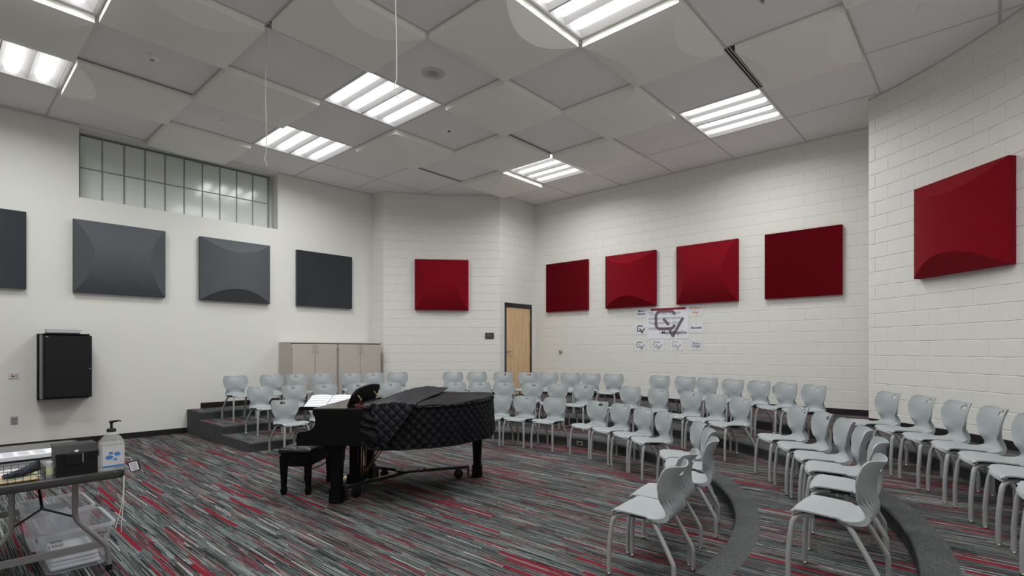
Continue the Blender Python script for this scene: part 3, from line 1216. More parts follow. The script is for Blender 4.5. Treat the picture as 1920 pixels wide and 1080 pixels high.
def tail_outline(grow=0.0):
    """plan of the body from the camera-side front corner round the tail to the far front corner"""
    near = [(0.66, 0.0), (1.00, 0.0), (1.24, 0.07), (1.46, 0.24), (1.64, 0.48), (1.755, 0.75), (1.80, 1.04), (1.765, 1.31), (1.63, 1.47), (1.45, 1.50), (0.66, 1.50)]
    P = [q.to_2d() for q in smooth_path([(x, y, 0) for x, y in near], 6)]
    if grow:
        Q = []
        for i, p in enumerate(P):
            t = (P[min(len(P) - 1, i + 1)] - P[max(0, i - 1)]).normalized()
            Q.append(p + Vector((t.y, -t.x)) * grow)
        P = Q
    return P


out = tail_outline()
mb = MB()
mb.prism([(p.x, p.y) for p in out], ZB + 0.03, ZT, M['ebony'])
mb.obj('case_rim', M['ebony'], piano, 40)
cheek = [(0.16, ZT), (0.16, 0.932), (0.178, 0.900), (0.187, 0.862), (0.183, 0.826), (0.168, 0.792), (0.14, 0.768), (0.10, 0.757), (0.045, 0.752), (0.018, 0.744), (0.005, 0.724), (0.003, 0.69), (0.003, ZB), (0.70, ZB), (0.70, ZT)]
for y0, y1 in ((0.0, 0.055), (1.445, 1.50)):
    mb = MB()
    mb.prism(cheek, y0, y1, M['ebonysatin'], 'y')
    mb.obj('cheek', M['ebonysatin'], piano, 40)
mb = MB()
mb.lohi((0.0, 0.05, ZB), (0.75, 1.45, 0.68), M['ebony'], 0.004)
mb.obj('key_bed', M['ebony'], piano)
mb = MB()
mb.lohi((0.01, 0.05, 0.68), (0.035, 1.45, 0.715), M['ebony'], 0.003)
mb.obj('key_slip', M['ebony'], piano)
mb = MB()
mb.lohi((0.185, 0.055, 0.69), (0.215, 1.445, 0.86), M['ebony'], 0.004)
mb.obj('fallboard', M['ebony'], piano)
for y in (0.09, 1.41):
    mb = MB()
    mb.lohi((0.04, y - 0.032, 0.68), (0.185, y + 0.032, 0.735), M['ebony'], 0.006)
    mb.obj('key_block', M['ebony'], piano)
for i in range(52):
    y = 0.125 + i * 0.02404
    mb = MB()
    mb.lohi((0.04, y + 0.0006, 0.69), (0.184, y + 0.0234, 0.722), M['ivory'], 0.001)
    mb.obj('white_key', M['ivory'], piano)
for i in range(52):
    if i % 7 in (0, 2, 3, 5, 6) and i < 51:
        y = 0.125 + (i + 1) * 0.02404
        mb = MB()
        mb.lohi((0.088, y - 0.0055, 0.722), (0.184, y + 0.0055, 0.734), M['ebony'], 0.001)
        mb.obj('black_key', M['ebony'], piano)
mb = MB()
mb.lohi((0.16, 0.0, ZT - 0.004), (0.74, 1.5, ZT + 0.012), M['lid'], 0.004)
mb.obj('front_lid', M['lid'], piano)
lid = [(p.x, p.y) for p in tail_outline(0.006)]
mb = MB()
mb.prism(lid, ZT, ZT + 0.022, M['lid'])
mb.obj('lid', M['lid'], piano, 40)


# music desk
mb = MB()
desk = []
for i in range(13):
    t = i / 12
    desk.append((0.10 + 0.88 * t, 0.165 + 0.028 * math.sin(PI * t) - 0.05 * max(0, 1 - t / 0.12) ** 2 - 0.03 * max(0, (t - 0.92) / 0.08) ** 2))
poly = [(0.10, 0.0)] + desk + [(0.98, 0.0)]
for yy, hh in poly:
    pass
lo_, hi_ = [], []
for yy, hh in poly:
    lo_.append(mb.bm.verts.new((0.455 + hh * 0.42, yy, ZT + 0.018 + hh)))
    hi_.append(mb.bm.verts.new((0.473 + hh * 0.42, yy, ZT + 0.012 + hh)))
mb.face(lo_)
mb.face(hi_[::-1])
for i in range(len(poly)):
    j = (i + 1) % len(poly)
    mb.face([lo_[i], lo_[j], hi_[j], hi_[i]])
deskobj = mb.obj('music_desk', M['ebonysatin'], piano)
mb = MB()
mb.lohi((0.50, 0.08, ZT + 0.012), (0.535, 1.02, ZT + 0.032), M['ebonysatin'], 0.003)
mb.obj('desk_rail', M['ebonysatin'], deskobj)
for y in (0.28, 0.82):
    mb = MB()
    mb.tube([(0.515, y, ZT + 0.035), (0.545, y - 0.01, ZT + 0.07), (0.515, y - 0.02, ZT + 0.115), (0.51, y - 0.02, ZT + 0.125)], 0.006, M['brass'], 6)
    mb.box((0.512, y - 0.02, ZT + 0.12), (0.014, 0.028, 0.024), M['brass'], 0.003)
    mb.obj('desk_prop', M['brass'], deskobj)


# legs
def piano_leg(x, y, top, foot=True):
    mb = MB()
    for (za, zb_, wa, wb) in ((0.155, top, 0.088, 0.128), (0.03, 0.155, 0.118, 0.112)):
        q = []
        for z, wd in ((za, wa), (zb_, wb)):
            h = wd / 2
            q.append([(x - h, y - h, z), (x + h, y - h, z), (x + h, y + h, z), (x - h, y + h, z)])
        vs = mb.grid(q, M['ebonysatin'], True)
        mb.face(vs[0][::-1], M['ebonysatin'])
        mb.face(vs[1], M['ebonysatin'])
    mb.lohi((x - 0.062, y - 0.062, 0.012), (x + 0.062, y + 0.062, 0.034), M['ebonysatin'], 0.004)
    return mb.obj('leg', M['ebonysatin'], piano)


for (x, y) in ((0.315, 0.215), (0.315, 1.28)):
    lg = piano_leg(x, y, ZB)
    mb = MB()
    mb.prism([(x - 0.14, ZB + 0.001), (x - 0.09, 0.55), (x - 0.066, 0.50), (x - 0.066, 0.42), (x + 0.062, 0.42), (x + 0.066, 0.53), (x + 0.085, 0.575), (x + 0.15, ZB + 0.001)], y - 0.055, y + 0.055, M['ebonysatin'], 'y')
    mb.obj('leg_bracket', M['ebonysatin'], lg)
piano_leg(1.625, 1.30, ZB + 0.04)

# pedal lyre
mb = MB()
mb.lohi((0.27, 0.70, 0.17), (0.36, 0.755, ZB + 0.02), M['ebonysatin'], 0.006)
mb.lohi((0.27, 0.86, 0.17), (0.36, 0.915, ZB + 0.02), M['ebonysatin'], 0.006)
mb.lohi((0.25, 0.66, 0.07), (0.40, 0.955, 0.175), M['ebonysatin'], 0.008)
lyre = mb.obj('pedal_lyre', M['ebonysatin'], piano)
for y in (0.725, 0.808, 0.89):
    mb = MB()
    mb.tube([(0.25, y, 0.115), (0.19, y, 0.11), (0.155, y, 0.10)], [0.009, 0.012, 0.022], M['brass'], 10, True, 0.35)
    mb.obj('pedal', M['brass'], lyre, 50)
    mb = MB()
    mb.tube([(0.39, y, 0.17), (0.40, y, ZB)], 0.0045, M['brass'], 6)
    mb.obj('pedal_rod', M['brass'], lyre)
for y in (0.71, 0.90):
    mb = MB()
    mb.tube([(0.38, y, 0.12), (0.78, y - 0.25, ZB + 0.03)], 0.008, M['brass'], 6)
    mb.obj('brace_rod', M['brass'], lyre)
# a pair of glasses left on the front lid
t = thing('folded_glasses', 'small pair of folded reddish glasses on the front of the piano', 'glasses', (-1.70, 5.15, ZT + 0.0125), 0.4)
for x in (-0.03, 0.03):
    mb = MB()
    mb.tube([(x + 0.024 * math.cos(a * PI / 6), 0, 0.021 + 0.019 * math.sin(a * PI / 6)) for a in range(13)], 0.0024, M['stripred'], 6)
    mb.obj('lens_rim', M['stripred'], t)
mb = MB()
mb.tube([(-0.055, 0.0, 0.03), (-0.055, 0.012, 0.028), (0.05, 0.02, 0.006)], 0.0022, M['pink'], 6)
mb.obj('temple', M['pink'], t)

# piano truck
truck = thing('piano_truck', 'dark steel Y-shaped wheeled truck under the grand piano', 'piano dolly', (PX, PY, 0))
hub = Vector((0.86, 1.02))
ends = [Vector((0.315, 0.215)), Vector((0.315, 1.28)), Vector((1.625, 1.30))]
mb = MB()
mb.prism([(hub.x - 0.14, hub.y - 0.10), (hub.x - 0.02, hub.y - 0.15), (hub.x + 0.17, hub.y - 0.07), (hub.x + 0.17, hub.y + 0.09), (hub.x - 0.04, hub.y + 0.14), (hub.x - 0.15, hub.y + 0.10)], 0.150, 0.166, M['darkmetal'])
mb.obj('hub_plate', M['darkmetal'], truck)
for q in ((-0.08, -0.06), (0.02, -0.09), (0.11, 0.0), (-0.02, 0.08), (-0.09, 0.04)):
    mb = MB()
    mb.lathe([(0.012, 0.166), (0.012, 0.173), (0.006, 0.176)], M['steel'], 8, (hub.x + q[0], hub.y + q[1], 0))
    mb.obj('bolt', M['steel'], truck)
for e in ends:
    d = (e - hub)
    ln = d.length
    u = d.normalized()
    n = rot2(u)
    st = e - u * 0.115
    mb = MB()
    for (p, q, z0, z1, wd) in ((hub, st, 0.115, 0.148, 0.026),):
        c = (p + q) / 2
        mb.box((c.x, c.y, (z0 + z1) / 2), ((q - p).length, wd * 2, z1 - z0), M['darkmetal'], 0.003, Matrix.Rotation(ang(u), 3, 'Z'))
    mb.box((st.x, st.y, 0.083), (0.014, 0.052, 0.13), M['darkmetal'], 0.003, Matrix.Rotation(ang(u), 3, 'Z'))
    c = e - u * 0.092
    mb.box((c.x, c.y, 0.018), (0.06, 0.052, 0.012), M['darkmetal'], 0.002, Matrix.Rotation(ang(u), 3, 'Z'))
    arm = mb.obj('arm', M['darkmetal'], truck)
    w_ = e - u * 0.235 - n * 0.0
    mb = MB()
    mb.lathe([(0.03, 0.098), (0.034, 0.115)], M['darkmetal'], 12, (w_.x, w_.y, 0))
    for sgn in (-1, 1):
        mb.box((w_.x + sgn * n.x * 0.026, w_.y + sgn * n.y * 0.026, 0.085), (0.045, 0.005, 0.05), M['darkmetal'], 0, Matrix.Rotation(ang(u), 3, 'Z'))
    wp = Vector((w_.x, w_.y, 0.056))
    nn = Vector((n.x, n.y, 0))
    mb.tube([wp - nn * 0.02, wp - nn * 0.016, wp + nn * 0.016, wp + nn * 0.02], [0.046, 0.055, 0.055, 0.046], M['black'], 18)
    mb.obj('caster', M['black'], arm, 40)

# quilted cover: closed drape over the lid and round the body, quilting pressed into the mesh
cover = thing('piano_cover', 'black diamond-quilted cover pulled back over the grand piano', 'cover', (PX, PY, 0))


def quilt(a, b, cellq=0.098):
    """height of the padding at (a, b) metres on the cloth: low along the diagonal seams"""
    p, q = (a + b) / cellq, (a - b) / cellq
    fp, fq = abs(p - round(p)), abs(q - round(q))
    h = min(fp, fq) / 0.5
    return 0.019 * (1 - (1 - min(1, h * 1.9)) ** 2)


oc = tail_outline(0.030)
oc = [p for p in oc if True]
dense = []
for i in range(len(oc) - 1):
    n = max(1, int((oc[i + 1] - oc[i]).length / 0.013))
    for k in range(n):
        dense.append(oc[i].lerp(oc[i + 1], k / n))
dense.append(oc[-1])
arc = [0.0]
for i in range(1, len(dense)):
    arc.append(arc[-1] + (dense[i] - dense[i - 1]).length)
TOPZ = ZT + 0.052
rows = []
NZ = 34
for j in range(NZ + 1):
    row = []
    for i, p in enumerate(dense):
        t = (dense[min(len(dense) - 1, i + 1)] - dense[max(0, i - 1)]).normalized()
        n = Vector((t.y, -t.x))
        s_ = arc[i]
        hem = 0.590 - 0.012 * math.sin(s_ * 2.1) - 0.006 * math.sin(s_ * 7.3) + (0.03 if s_ > 2.2 else 0.0) * min(1, max(0, (s_ - 2.2) / 0.6)) - 0.035 * max(0, 1 - abs(s_ - 1.65) / 0.5)
        f = j / NZ
        z = TOPZ - 0.02 - (TOPZ - 0.02 - hem) * f
        off = quilt(s_, z) - 0.012 + 0.020 * f + 0.010 * math.sin(s_ * 9 + 1.2) * f + 0.006 * math.sin(s_ * 23 + z * 9) * f
        off += 0.012 * math.exp(-((f - 0.03) / 0.03) ** 2)
        row.append((p.x + n.x * off, p.y + n.y * off, z))
    rows.append(row)
mb = MB()
mb.grid(rows, M['quilt'])
mb.obj('cover_skirt', M['quilt'], cover, 60)
# top of the cover
mb = MB()
nn_ = len(dense)
half = nn_ // 2
rows = []
NT = 40
for k in range(NT + 1):
    row = []
    f = k / NT
    for i in range(0, half, 2):
        a, b = dense[i], dense[nn_ - 1 - i]
        p = a.lerp(b, f)
        edge = min(f, 1 - f) * (b - a).length
        z = TOPZ - 0.022 * math.exp(-edge / 0.02) + 0.35 * quilt(p.x, p.y) + 0.004 * math.sin(p.x * 11 + p.y * 5)
        ed = min(1, edge / 0.01)
        row.append((p.x, p.y, z))
    rows.append(row)
mb.grid(rows, M['quilt'])
mb.obj('cover_top', M['quilt'], cover, 60)
# folded-back layer lying on the top, hanging as a pointed flap on the camera side
mb = MB()
rows = []
NX, NY = 40, 60
for k in range(NY + 1):
    f = k / NY
    row = []
    for i in range(NX + 1):
        g = i / NX
        x = 0.74 + 0.43 * g + 0.06 * f
        y = -0.045 + 1.56 * f
        z = TOPZ + 0.020 + 0.028 * f * f + 0.006 * math.sin(x * 21 + y * 4) + 0.5 * quilt(x + 0.02, y) + 0.012 * math.sin(PI * g) - 0.014 * (1 if i in (0, NX) else 0)
        if f < 0.06:
            z -= 0.02 * (1 - f / 0.06)
        row.append((x, y, z))
    rows.append(row)
mb.grid(rows, M['quiltlining'])
rim0 = [Vector(p) for p in rows[0]]
tip = Vector((0.875, -0.075, 0.612))
rws = []
for j in range(41):
    f = j / 40
    row = []
    for i, p in enumerate(rim0):
        a = p.lerp(Vector((tip.x + (p.x - 0.74) * 0.06, tip.y, tip.z)), f)
        bulge = 0.018 * math.sin(PI * min(1, f * 1.1)) + quilt(a.x + 0.03, a.z * 1.0) * 1.0
        row.append((a.x, a.y - bulge - 0.005, a.z))
    rws.append(row)
mb.grid(rws, M['quiltlining'])
mb.obj('folded_flap', M['quiltlining'], cover, 60)
# crumpled lining beside the flap
mb = MB()
rws = []
for j in range(31):
    f = j / 30
    z = TOPZ - 0.05 - f * 0.375
    row = []
    for i in range(22):
        g = i / 21
        x = 0.665 + 0.20 * g - 0.035 * math.sin(f * 3)* (1 - g)
        y = -0.035 - 0.028 * math.sin(PI * g) * (0.4 + f) - 0.016 * math.sin(z * 62 + g * 5 + 2 * math.sin(z * 23)) * math.sin(PI * (0.15 + 0.8 * g))
        row.append((x, y, z))
    rws.append(row)
mb.grid(rws, M['quilt'])
mb.obj('crumpled_edge', M['quilt'], cover, 60)

# piano bench
bench = thing('piano_bench', 'black tufted-leather bench pushed under the piano keyboard', 'bench', (-2.53, 5.58, 0))
mb = MB()
for (x0, x1) in ((-0.185, 0.165),):
    rows = []
    for j in range(31):
        row = []
        for i in range(19):
            u, v = i / 18, j / 30
            x = x0 + (x1 - x0) * u
            y = -0.04 + 0.66 * v
            e = min(u * 0.35, (1 - u) * 0.35, v * 0.66, (1 - v) * 0.66)
            z = 0.485 + 0.028 * (1 - math.exp(-e / 0.025))
            for (bu, bv) in ((0.5, 0.17), (0.5, 0.5), (0.5, 0.83)):
                dd = math.hypot((u - bu) * 0.35, (v - bv) * 0.66)
                z -= 0.016 * math.exp(-(dd / 0.03) ** 2)
            z -= 0.008 * math.exp(-(((u - 0.5) * 0.35) / 0.012) ** 2)
            row.append((x, y, z))
        rows.append(row)
    mb.grid(rows, M['leather'])
mb.lohi((-0.186, -0.041, 0.445), (0.166, 0.621, 0.487), M['leather'], 0.012)
mb.obj('cushion', M['leather'], bench, 60)
mb = MB()
mb.lohi((-0.165, -0.022, 0.305), (0.145, 0.602, 0.445), M['ebonysatin'], 0.004)
ap = mb.obj('apron', M['ebonysatin'], bench)
mb = MB()
mb.lathe([(0.012, 0), (0.012, 0.02), (0.022, 0.022), (0.022, 0.03)], M['ebony'], 12)
k = mb.obj('height_knob', M['steel'], ap, 40, (0.0, -0.022, 0.395))
k.rotation_euler = (PI / 2, 0, 0)
for (x, y) in ((-0.14, 0.005), (0.12, 0.005), (-0.14, 0.575), (0.12, 0.575)):
    mb = MB()
    prof = [(0.019, 0.0), (0.024, 0.02), (0.027, 0.06), (0.020, 0.085), (0.022, 0.10), (0.034, 0.42)]
    rr = []
    for r, z in prof:
        rr.append([(x - r, y - r, z), (x + r, y - r, z), (x + r, y + r, z), (x - r, y + r, z)])
    vs = mb.grid(rr, M['ebonysatin'], True)
    mb.face(vs[0])
    mb.face(vs[-1])
    mb.obj('leg', M['ebonysatin'], bench)

# music stand behind the keyboard, open score on it
stand = thing('music_stand', 'black music stand beyond the piano keyboard, desk tilted to the camera', 'music stand', (-2.62, 6.70, 0))
mb = MB()
mb.tube([(0, 0, 0.09), (0, 0, 0.50)], 0.016, M['black'], 10)
mb.tube([(0, 0, 0.50), (0, -0.02, 0.86)], 0.009, M['black'], 10)
mb.obj('pole', M['black'], stand)
for k in range(3):
    a = math.radians(200 + 120 * k)
    mb = MB()
    mb.tube(smooth_path([(0, 0, 0.16), (0.07 * math.cos(a), 0.07 * math.sin(a), 0.09), (0.27 * math.cos(a), 0.27 * math.sin(a), 0.012)], 3), 0.010, M['darkmetal'], 8)
    mb.obj('leg', M['darkmetal'], stand)
tilt = math.radians(25)
dk = link('desk', None, stand, (0.05, -0.15, 0.885))
mb = MB()
RX = Matrix.Rotation(tilt, 3, 'X')
mb.box((0, 0, 0), (0.575, 0.335, 0.010), M['black'], 0.002, RX)
mb.box(RX @ Vector((0, -0.168, 0.02)), (0.575, 0.008, 0.05), M['black'], 0.002, RX)
bpy.data.objects.remove(dk)
dk = mb.obj('desk', M['black'], stand, None, (0.05, -0.15, 0.885))
score = thing('open_score', 'open white sheet music lying on the black music stand', 'sheet music', (-2.57, 6.55, 0.885))
for sgn in (-1, 1):
    mb = MB()
    rows = []
    for i in range(13):
        g = i / 12
        zz = 0.009 + 0.016 * math.sin(PI * g) * (1 - 0.4 * g) + 0.003
        rows.append([tuple(RX @ Vector((sgn * (0.004 + 0.262 * g), y, zz))) for y in (-0.158, 0.165)])
    mb.grid(rows, M['paper'])
    pg = mb.obj('page', M['paper'], score, 60)
    mb = MB()
    for r_ in range(5):
        y = 0.12 - r_ * 0.058
        for i in range(11):
            g0, g1 = 0.06 + i * 0.08, 0.06 + (i + 1) * 0.08
            pts = []
            for g, dy in ((g0, 0), (g1, 0), (g1, 0.012), (g0, 0.012)):
                zz = 0.0128 + 0.016 * math.sin(PI * g) * (1 - 0.4 * g)
                pts.append(tuple(RX @ Vector((sgn * (0.004 + 0.262 * g), y + dy, zz))))
            if sgn < 0 or i % 4 != 3:
                mb.quad(pts, M['lightink'])
    mb.obj('staves', M['lightink'], pg)

# ------------------------------------------------------------------ putty storage cabinets
for i, (s0, s1, lb) in enumerate(((1.21, 2.195, 'putty steel cupboard standing first along the painted wall, side panel showing'), (2.205, 3.25, 'putty steel cupboard in the corner next to the curved block wall'))):
    p = mL + uL * s0 - nL * 0.015
    c = thing('storage_cabinet', lb, 'cabinet', (p.x, p.y, Z3), ang(uL), 'putty steel cupboards')
    wd, dp, ht = s1 - s0, 0.60, 1.275
    mb = MB()
    mb.lohi((0, -dp + 0.02, 0.0), (wd, 0, ht - 0.02), M['putty'], 0.003)
    mb.lohi((-0.004, -dp - 0.006, ht - 0.022), (wd + 0.002, 0, ht), M['putty'], 0.004)
    mb.lohi((0.0, -dp + 0.015, 0.0), (wd, -dp + 0.06, 0.06), M['putty'])
    mb.obj('body', M['putty'], c)
    for k, (x0, x1) in enumerate(((0.022, wd / 2 - 0.004), (wd / 2 + 0.004, wd - 0.022))):
        mb = MB()
        mb.lohi((x0, -dp, 0.07), (x1, -dp + 0.018, ht - 0.040), M['putty'], 0.004)
        dr = mb.obj('door', M['putty'], c)
        hx = wd / 2 + (-0.045 if k == 0 else 0.045)
        mb = MB()
        mb.tube([(hx, -dp, ht - 0.12), (hx, -dp - 0.028, ht - 0.13), (hx, -dp - 0.028, ht - 0.20), (hx, -dp, ht - 0.21)], 0.008, M['putty'], 8)
        mb.lathe([(0.014, 0), (0.012, 0.012)], M['steel'], 10, (hx, -dp - 0.005, ht - 0.09))
        mb.obj('pull_handle', M['putty'], dr, 40)
        mb = MB()
        xh = x0 - 0.004 if k == 0 else x1 + 0.004
        mb.lohi((xh - 0.012, -dp - 0.004, ht - 0.13), (xh + 0.012, -dp + 0.012, ht - 0.06), M['putty'], 0.003)
        mb.obj('hinge', M['putty'], dr)
    mb = MB()
    mb.lohi((0.018, -dp + 0.016, 0.065), (wd - 0.018, -dp + 0.0195, ht - 0.024), M['puttydark'])  # dark sheet behind the doors, paints shade into their gaps
    mb.obj('painted_gap_shade', M['puttydark'], c)

# ------------------------------------------------------------------ black wall rack
p = mL + uL * (-2.49) - nL * 0.001
rack = thing('wall_rack', 'black steel swing-out rack cabinet fixed to the painted wall', 'cabinet', (p.x, p.y, 0.755), ang(uL))
mb = MB()
mb.lohi((0.0, -0.045, 0.0), (0.64, 0.0, 1.05), M['black'], 0.003)
mb.lohi((0.0, -0.10, 0.0), (0.02, -0.04, 1.05), M['black'], 0.002)
mb.lohi((0.05, -0.42, 1.035), (0.60, -0.02, 1.05), M['black'], 0.002)
mb.obj('wall_bracket', M['black'], rack)
mb = MB()
mb.lohi((0.025, -0.20, 0.02), (0.05, -0.06, 1.03), M['rackgrey'], 0.002)
mb.obj('side_rail', M['rackgrey'], rack)
mb = MB()
mb.lohi((0.05, -0.43, 0.03), (0.625, -0.06, 1.02), M['black'], 0.004)
body = mb.obj('body', M['black'], rack)
mb = MB()
mb.lohi((0.065, -0.452, 0.055), (0.618, -0.432, 0.985), M['rackdoor'], 0.006)
dr = mb.obj('door', M['rackdoor'], rack)
mb = MB()
mb.lohi((0.535, -0.458, 0.43), (0.565, -0.452, 0.56), M['dark'], 0.003)
mb.lathe([(0.014, 0.0), (0.012, 0.01)], M['steel'], 10, (0.592, -0.453, 0.49))
mb.obj('latch', M['dark'], dr)
for (x, z) in ((0.09, 1.0), (0.60, 0.04)):
    mb = MB()
    mb.lohi((x - 0.014, -0.436, z - 0.006), (x + 0.014, -0.430, z + 0.006), M['steel'])
    mb.obj('corner_tag', M['steel'], dr)
q = p + uL * 0.08 - nL * 0.42
t = thing('paper_stack', 'slanted stack of grey-white papers lying on the black wall rack', 'papers', (q.x, q.y, 1.8055), ang(uL))
mb = MB()
mb.lohi((0.0, 0.0, 0.0), (0.40, 0.24, 0.012), M['black'], 0.002)
mb.obj('binder_cover', M['black'], t)
mb = MB()
for k in range(6):
    z0 = 0.0125 + k * 0.009
    mb.lohi((0.006 + 0.001 * (k % 2), 0.004, z0), (0.395 + 0.007 * k, 0.235, z0 + 0.0086), M['greypaper'])
mb.obj('sheets', M['greypaper'], t)

# wall plates
def plate(name, label, cat, u_, m_, s, z, wd, ht, m, kind):
    n = rot2(u_)
    p = m_ + u_ * s - n * (0.001 if m_ is mL else 0.007)
    t = thing(name, label, cat, (p.x, p.y, z - ht / 2), ang(u_))
    mb = MB()
    mb.lohi((-wd / 2, -0.008, 0), (wd / 2, 0, ht), m, 0.003)
    mb.obj('face_plate', m, t)
    if kind == 'duplex':
        for dz in (0.3, 0.7):
            mb = MB()
            mb.lohi((-wd * 0.26, -0.011, ht * dz - ht * 0.13), (wd * 0.26, -0.007, ht * dz + ht * 0.13), M['plate'] if m is not M['plate'] else M['steel'], 0.003)
            o = mb.obj('socket', None, t)
            mb = MB()
            for dx in (-0.1, 0.1):
                mb.lohi((wd * dx - 0.002, -0.0125, ht * dz - 0.008), (wd * dx + 0.002, -0.0105, ht * dz + 0.008), M['dark'])
            mb.obj('slot', M['dark'], o)
    elif kind == 'jacks':
        for (x, zz, mm) in ((-0.026, 0.062, 'pink'), (-0.026, 0.030, 'greenjack'), (-0.006, 0.036, 'black'), (0.026, 0.048, 'pink')):
            mb = MB()
            mb.lohi((x - 0.009, -0.013, zz - (0.009 if x < 0.02 else 0.022)), (x + 0.009, -0.007, zz + (0.009 if x < 0.02 else 0.022)), M[mm], 0.002)
            mb.obj('jack', M[mm], t)
    return t


plate('jack_plate', 'white wall plate with coloured jacks beside the black wall rack', 'wall plate', uL, mL, -2.745, 1.155, 0.128, 0.098, M['whiteplate'], 'jacks')
plate('power_outlet', 'grey duplex outlet low on the painted wall, below the jack plate', 'outlet', uL, mL, -2.741, 0.456, 0.078, 0.118, M['plate'], 'duplex')
plate('power_outlet', 'grey duplex outlet on the block wall behind the back row', 'outlet', uB, mB, 2.08, 0.817, 0.085, 0.12, M['plate'], 'duplex')
# outlet in the riser face
a_ = math.degrees(math.atan2(8.52 - C.y, 0.79 - C.x))
pr = polar(49.0, R1 - 0.008)
t = thing('riser_outlet', 'grey outlet plate set in the lowest step face under the front chairs', 'outlet', (pr.x, pr.y, 0.022), math.radians(49.0 - 90))
mb = MB()
mb.lohi((-0.06, -0.006, 0), (0.06, 0.012, 0.072), M['plate'], 0.002)
mb.obj('face_plate', M['plate'], t)
mb = MB()
mb.lohi((-0.02, -0.009, 0.018), (0.02, -0.005, 0.054), M['dark'], 0.002)
mb.obj('socket', M['dark'], t)
# door-stop bumper
p = mB + uB * (-2.93) - nB * 0.006
t = thing('wall_bumper', 'round steel door bumper on the block wall beside the door', 'door stop', (p.x, p.y, 1.51), ang(uB))
mb = MB()
mb.tube([(0, 0, 0), (0, -0.012, 0), (0, -0.035, 0), (0, -0.042, 0)], [0.045, 0.045, 0.04, 0.026], M['steel'], 16)
mb.obj('rubber_cup', M['steel'], t, 40)
# room sign
p = polar(85.85, ARC_R - 0.008)
t = thing('room_sign', 'small dark brown room sign beside the corner door', 'sign', (p.x, p.y, 1.815), math.radians(85.85 - 90))
mb = MB()
mb.lohi((-0.105, -0.012, 0), (0.105, 0, 0.145), M['plaque'], 0.003)
mb.obj('plaque', M['plaque'], t)
text('number', '2307', 0.028, M['lightink'], t, (-0.02, -0.0125, 0.118))
text('room_name', 'STORAGE', 0.030, M['lightink'], t, (0.0, -0.0125, 0.072))

# ------------------------------------------------------------------ posters on the back wall
def ribbon(mb, pts, wd, m, y):
    P = [Vector(p) for p in pts]
    L_, R_ = [], []
    for i, p in enumerate(P):
        if i == 0:
            t = P[1] - P[0]
        elif i == len(P) - 1:
            t = P[-1] - P[-2]
        else:
            t = P[i + 1] - P[i - 1]
        t.normalize()
        n = Vector((-t.y, t.x))
        L_.append(mb.bm.verts.new((*(p + n * wd / 2), 0)))
        R_.append(mb.bm.verts.new((*(p - n * wd / 2), 0)))
    for v in L_ + R_:
        v.co = (v.co.x, y, v.co.y)
    for i in range(len(P) - 1):
        mb.face([L_[i], R_[i], R_[i + 1], L_[i + 1]], m)


def emblem(mb, cx_, cz_, sc, m, y, wd=0.1):
    """a squared letter C crossed by a long V"""
    c = []
    for (ox, oz, a0, a1) in ((0.27, 0.19, 8, 90), (-0.22, 0.19, 90, 180), (-0.22, -0.19, 180, 270), (0.27, -0.19, 270, 350)):
        for k in range(10):
            t = math.radians(a0 + (a1 - a0) * k / 9)
            c.append((ox + 0.22 * math.cos(t), oz + 0.22 * math.sin(t)))
    tr = lambda q: (cx_ + q[0] * sc, cz_ + q[1] * sc)
    ribbon(mb, [tr(q) for q in c], wd * sc, m, y)
    ribbon(mb, [tr(q) for q in ((0.90, 0.08), (0.39, -0.79))], wd * sc, m, y - 0.0003)
    ribbon(mb, [tr(q) for q in ((0.25, -0.46), (0.40, -0.76))], wd * sc, m, y - 0.0002)
    ribbon(mb, [tr(q) for q in ((-0.07, 0.06), (0.21, -0.24))], wd * sc, m, y - 0.0002)


def sheet_thing(name, label, s0, s1, z0, z1, group=None):
    p = mB + uB * ((s0 + s1) / 2) - nB * 0.0075
    t = thing(name, label, 'poster', (p.x, p.y, z0), ang(uB), group)
    wd, ht = s1 - s0, z1 - z0
    mb = MB()
    mb.lohi((-wd / 2, -0.0015, 0), (wd / 2, 0, ht), M['paper'])
    mb.obj('sheet', M['paper'], t)
    return t, wd, ht


t, wd, ht = sheet_thing('quote_poster', 'large white quotation poster with red header strip and mauve emblem', -0.555, 0.395, 1.783, 2.455)
mb = MB()
mb.lohi((-0.385, -0.006, ht - 0.058), (0.41, -0.002, ht - 0.012), M['stripred'])
mb.obj('header_strip', M['stripred'], t)
for k, (ln, zz) in enumerate((('\u201cDo the best you can', 0.552), ('until you know better.', 0.448), ('Then when you know', 0.345), ('better, do better.\u201d', 0.232))):
    text('quote_line', ln, 0.098, M['greyink'], t, (-0.44, -0.0025, zz), align='LEFT', xs=0.86)
text('author_line', '\u2013Maya Angelou', 0.100, M['ink'], t, (0.13, -0.0034, 0.135), bold=0.0012)
mb = MB()
emblem(mb, -0.06, 0.405, 0.46, M['mauve'], -0.0029, 0.135)
mb.obj('emblem', M['mauve'], t)

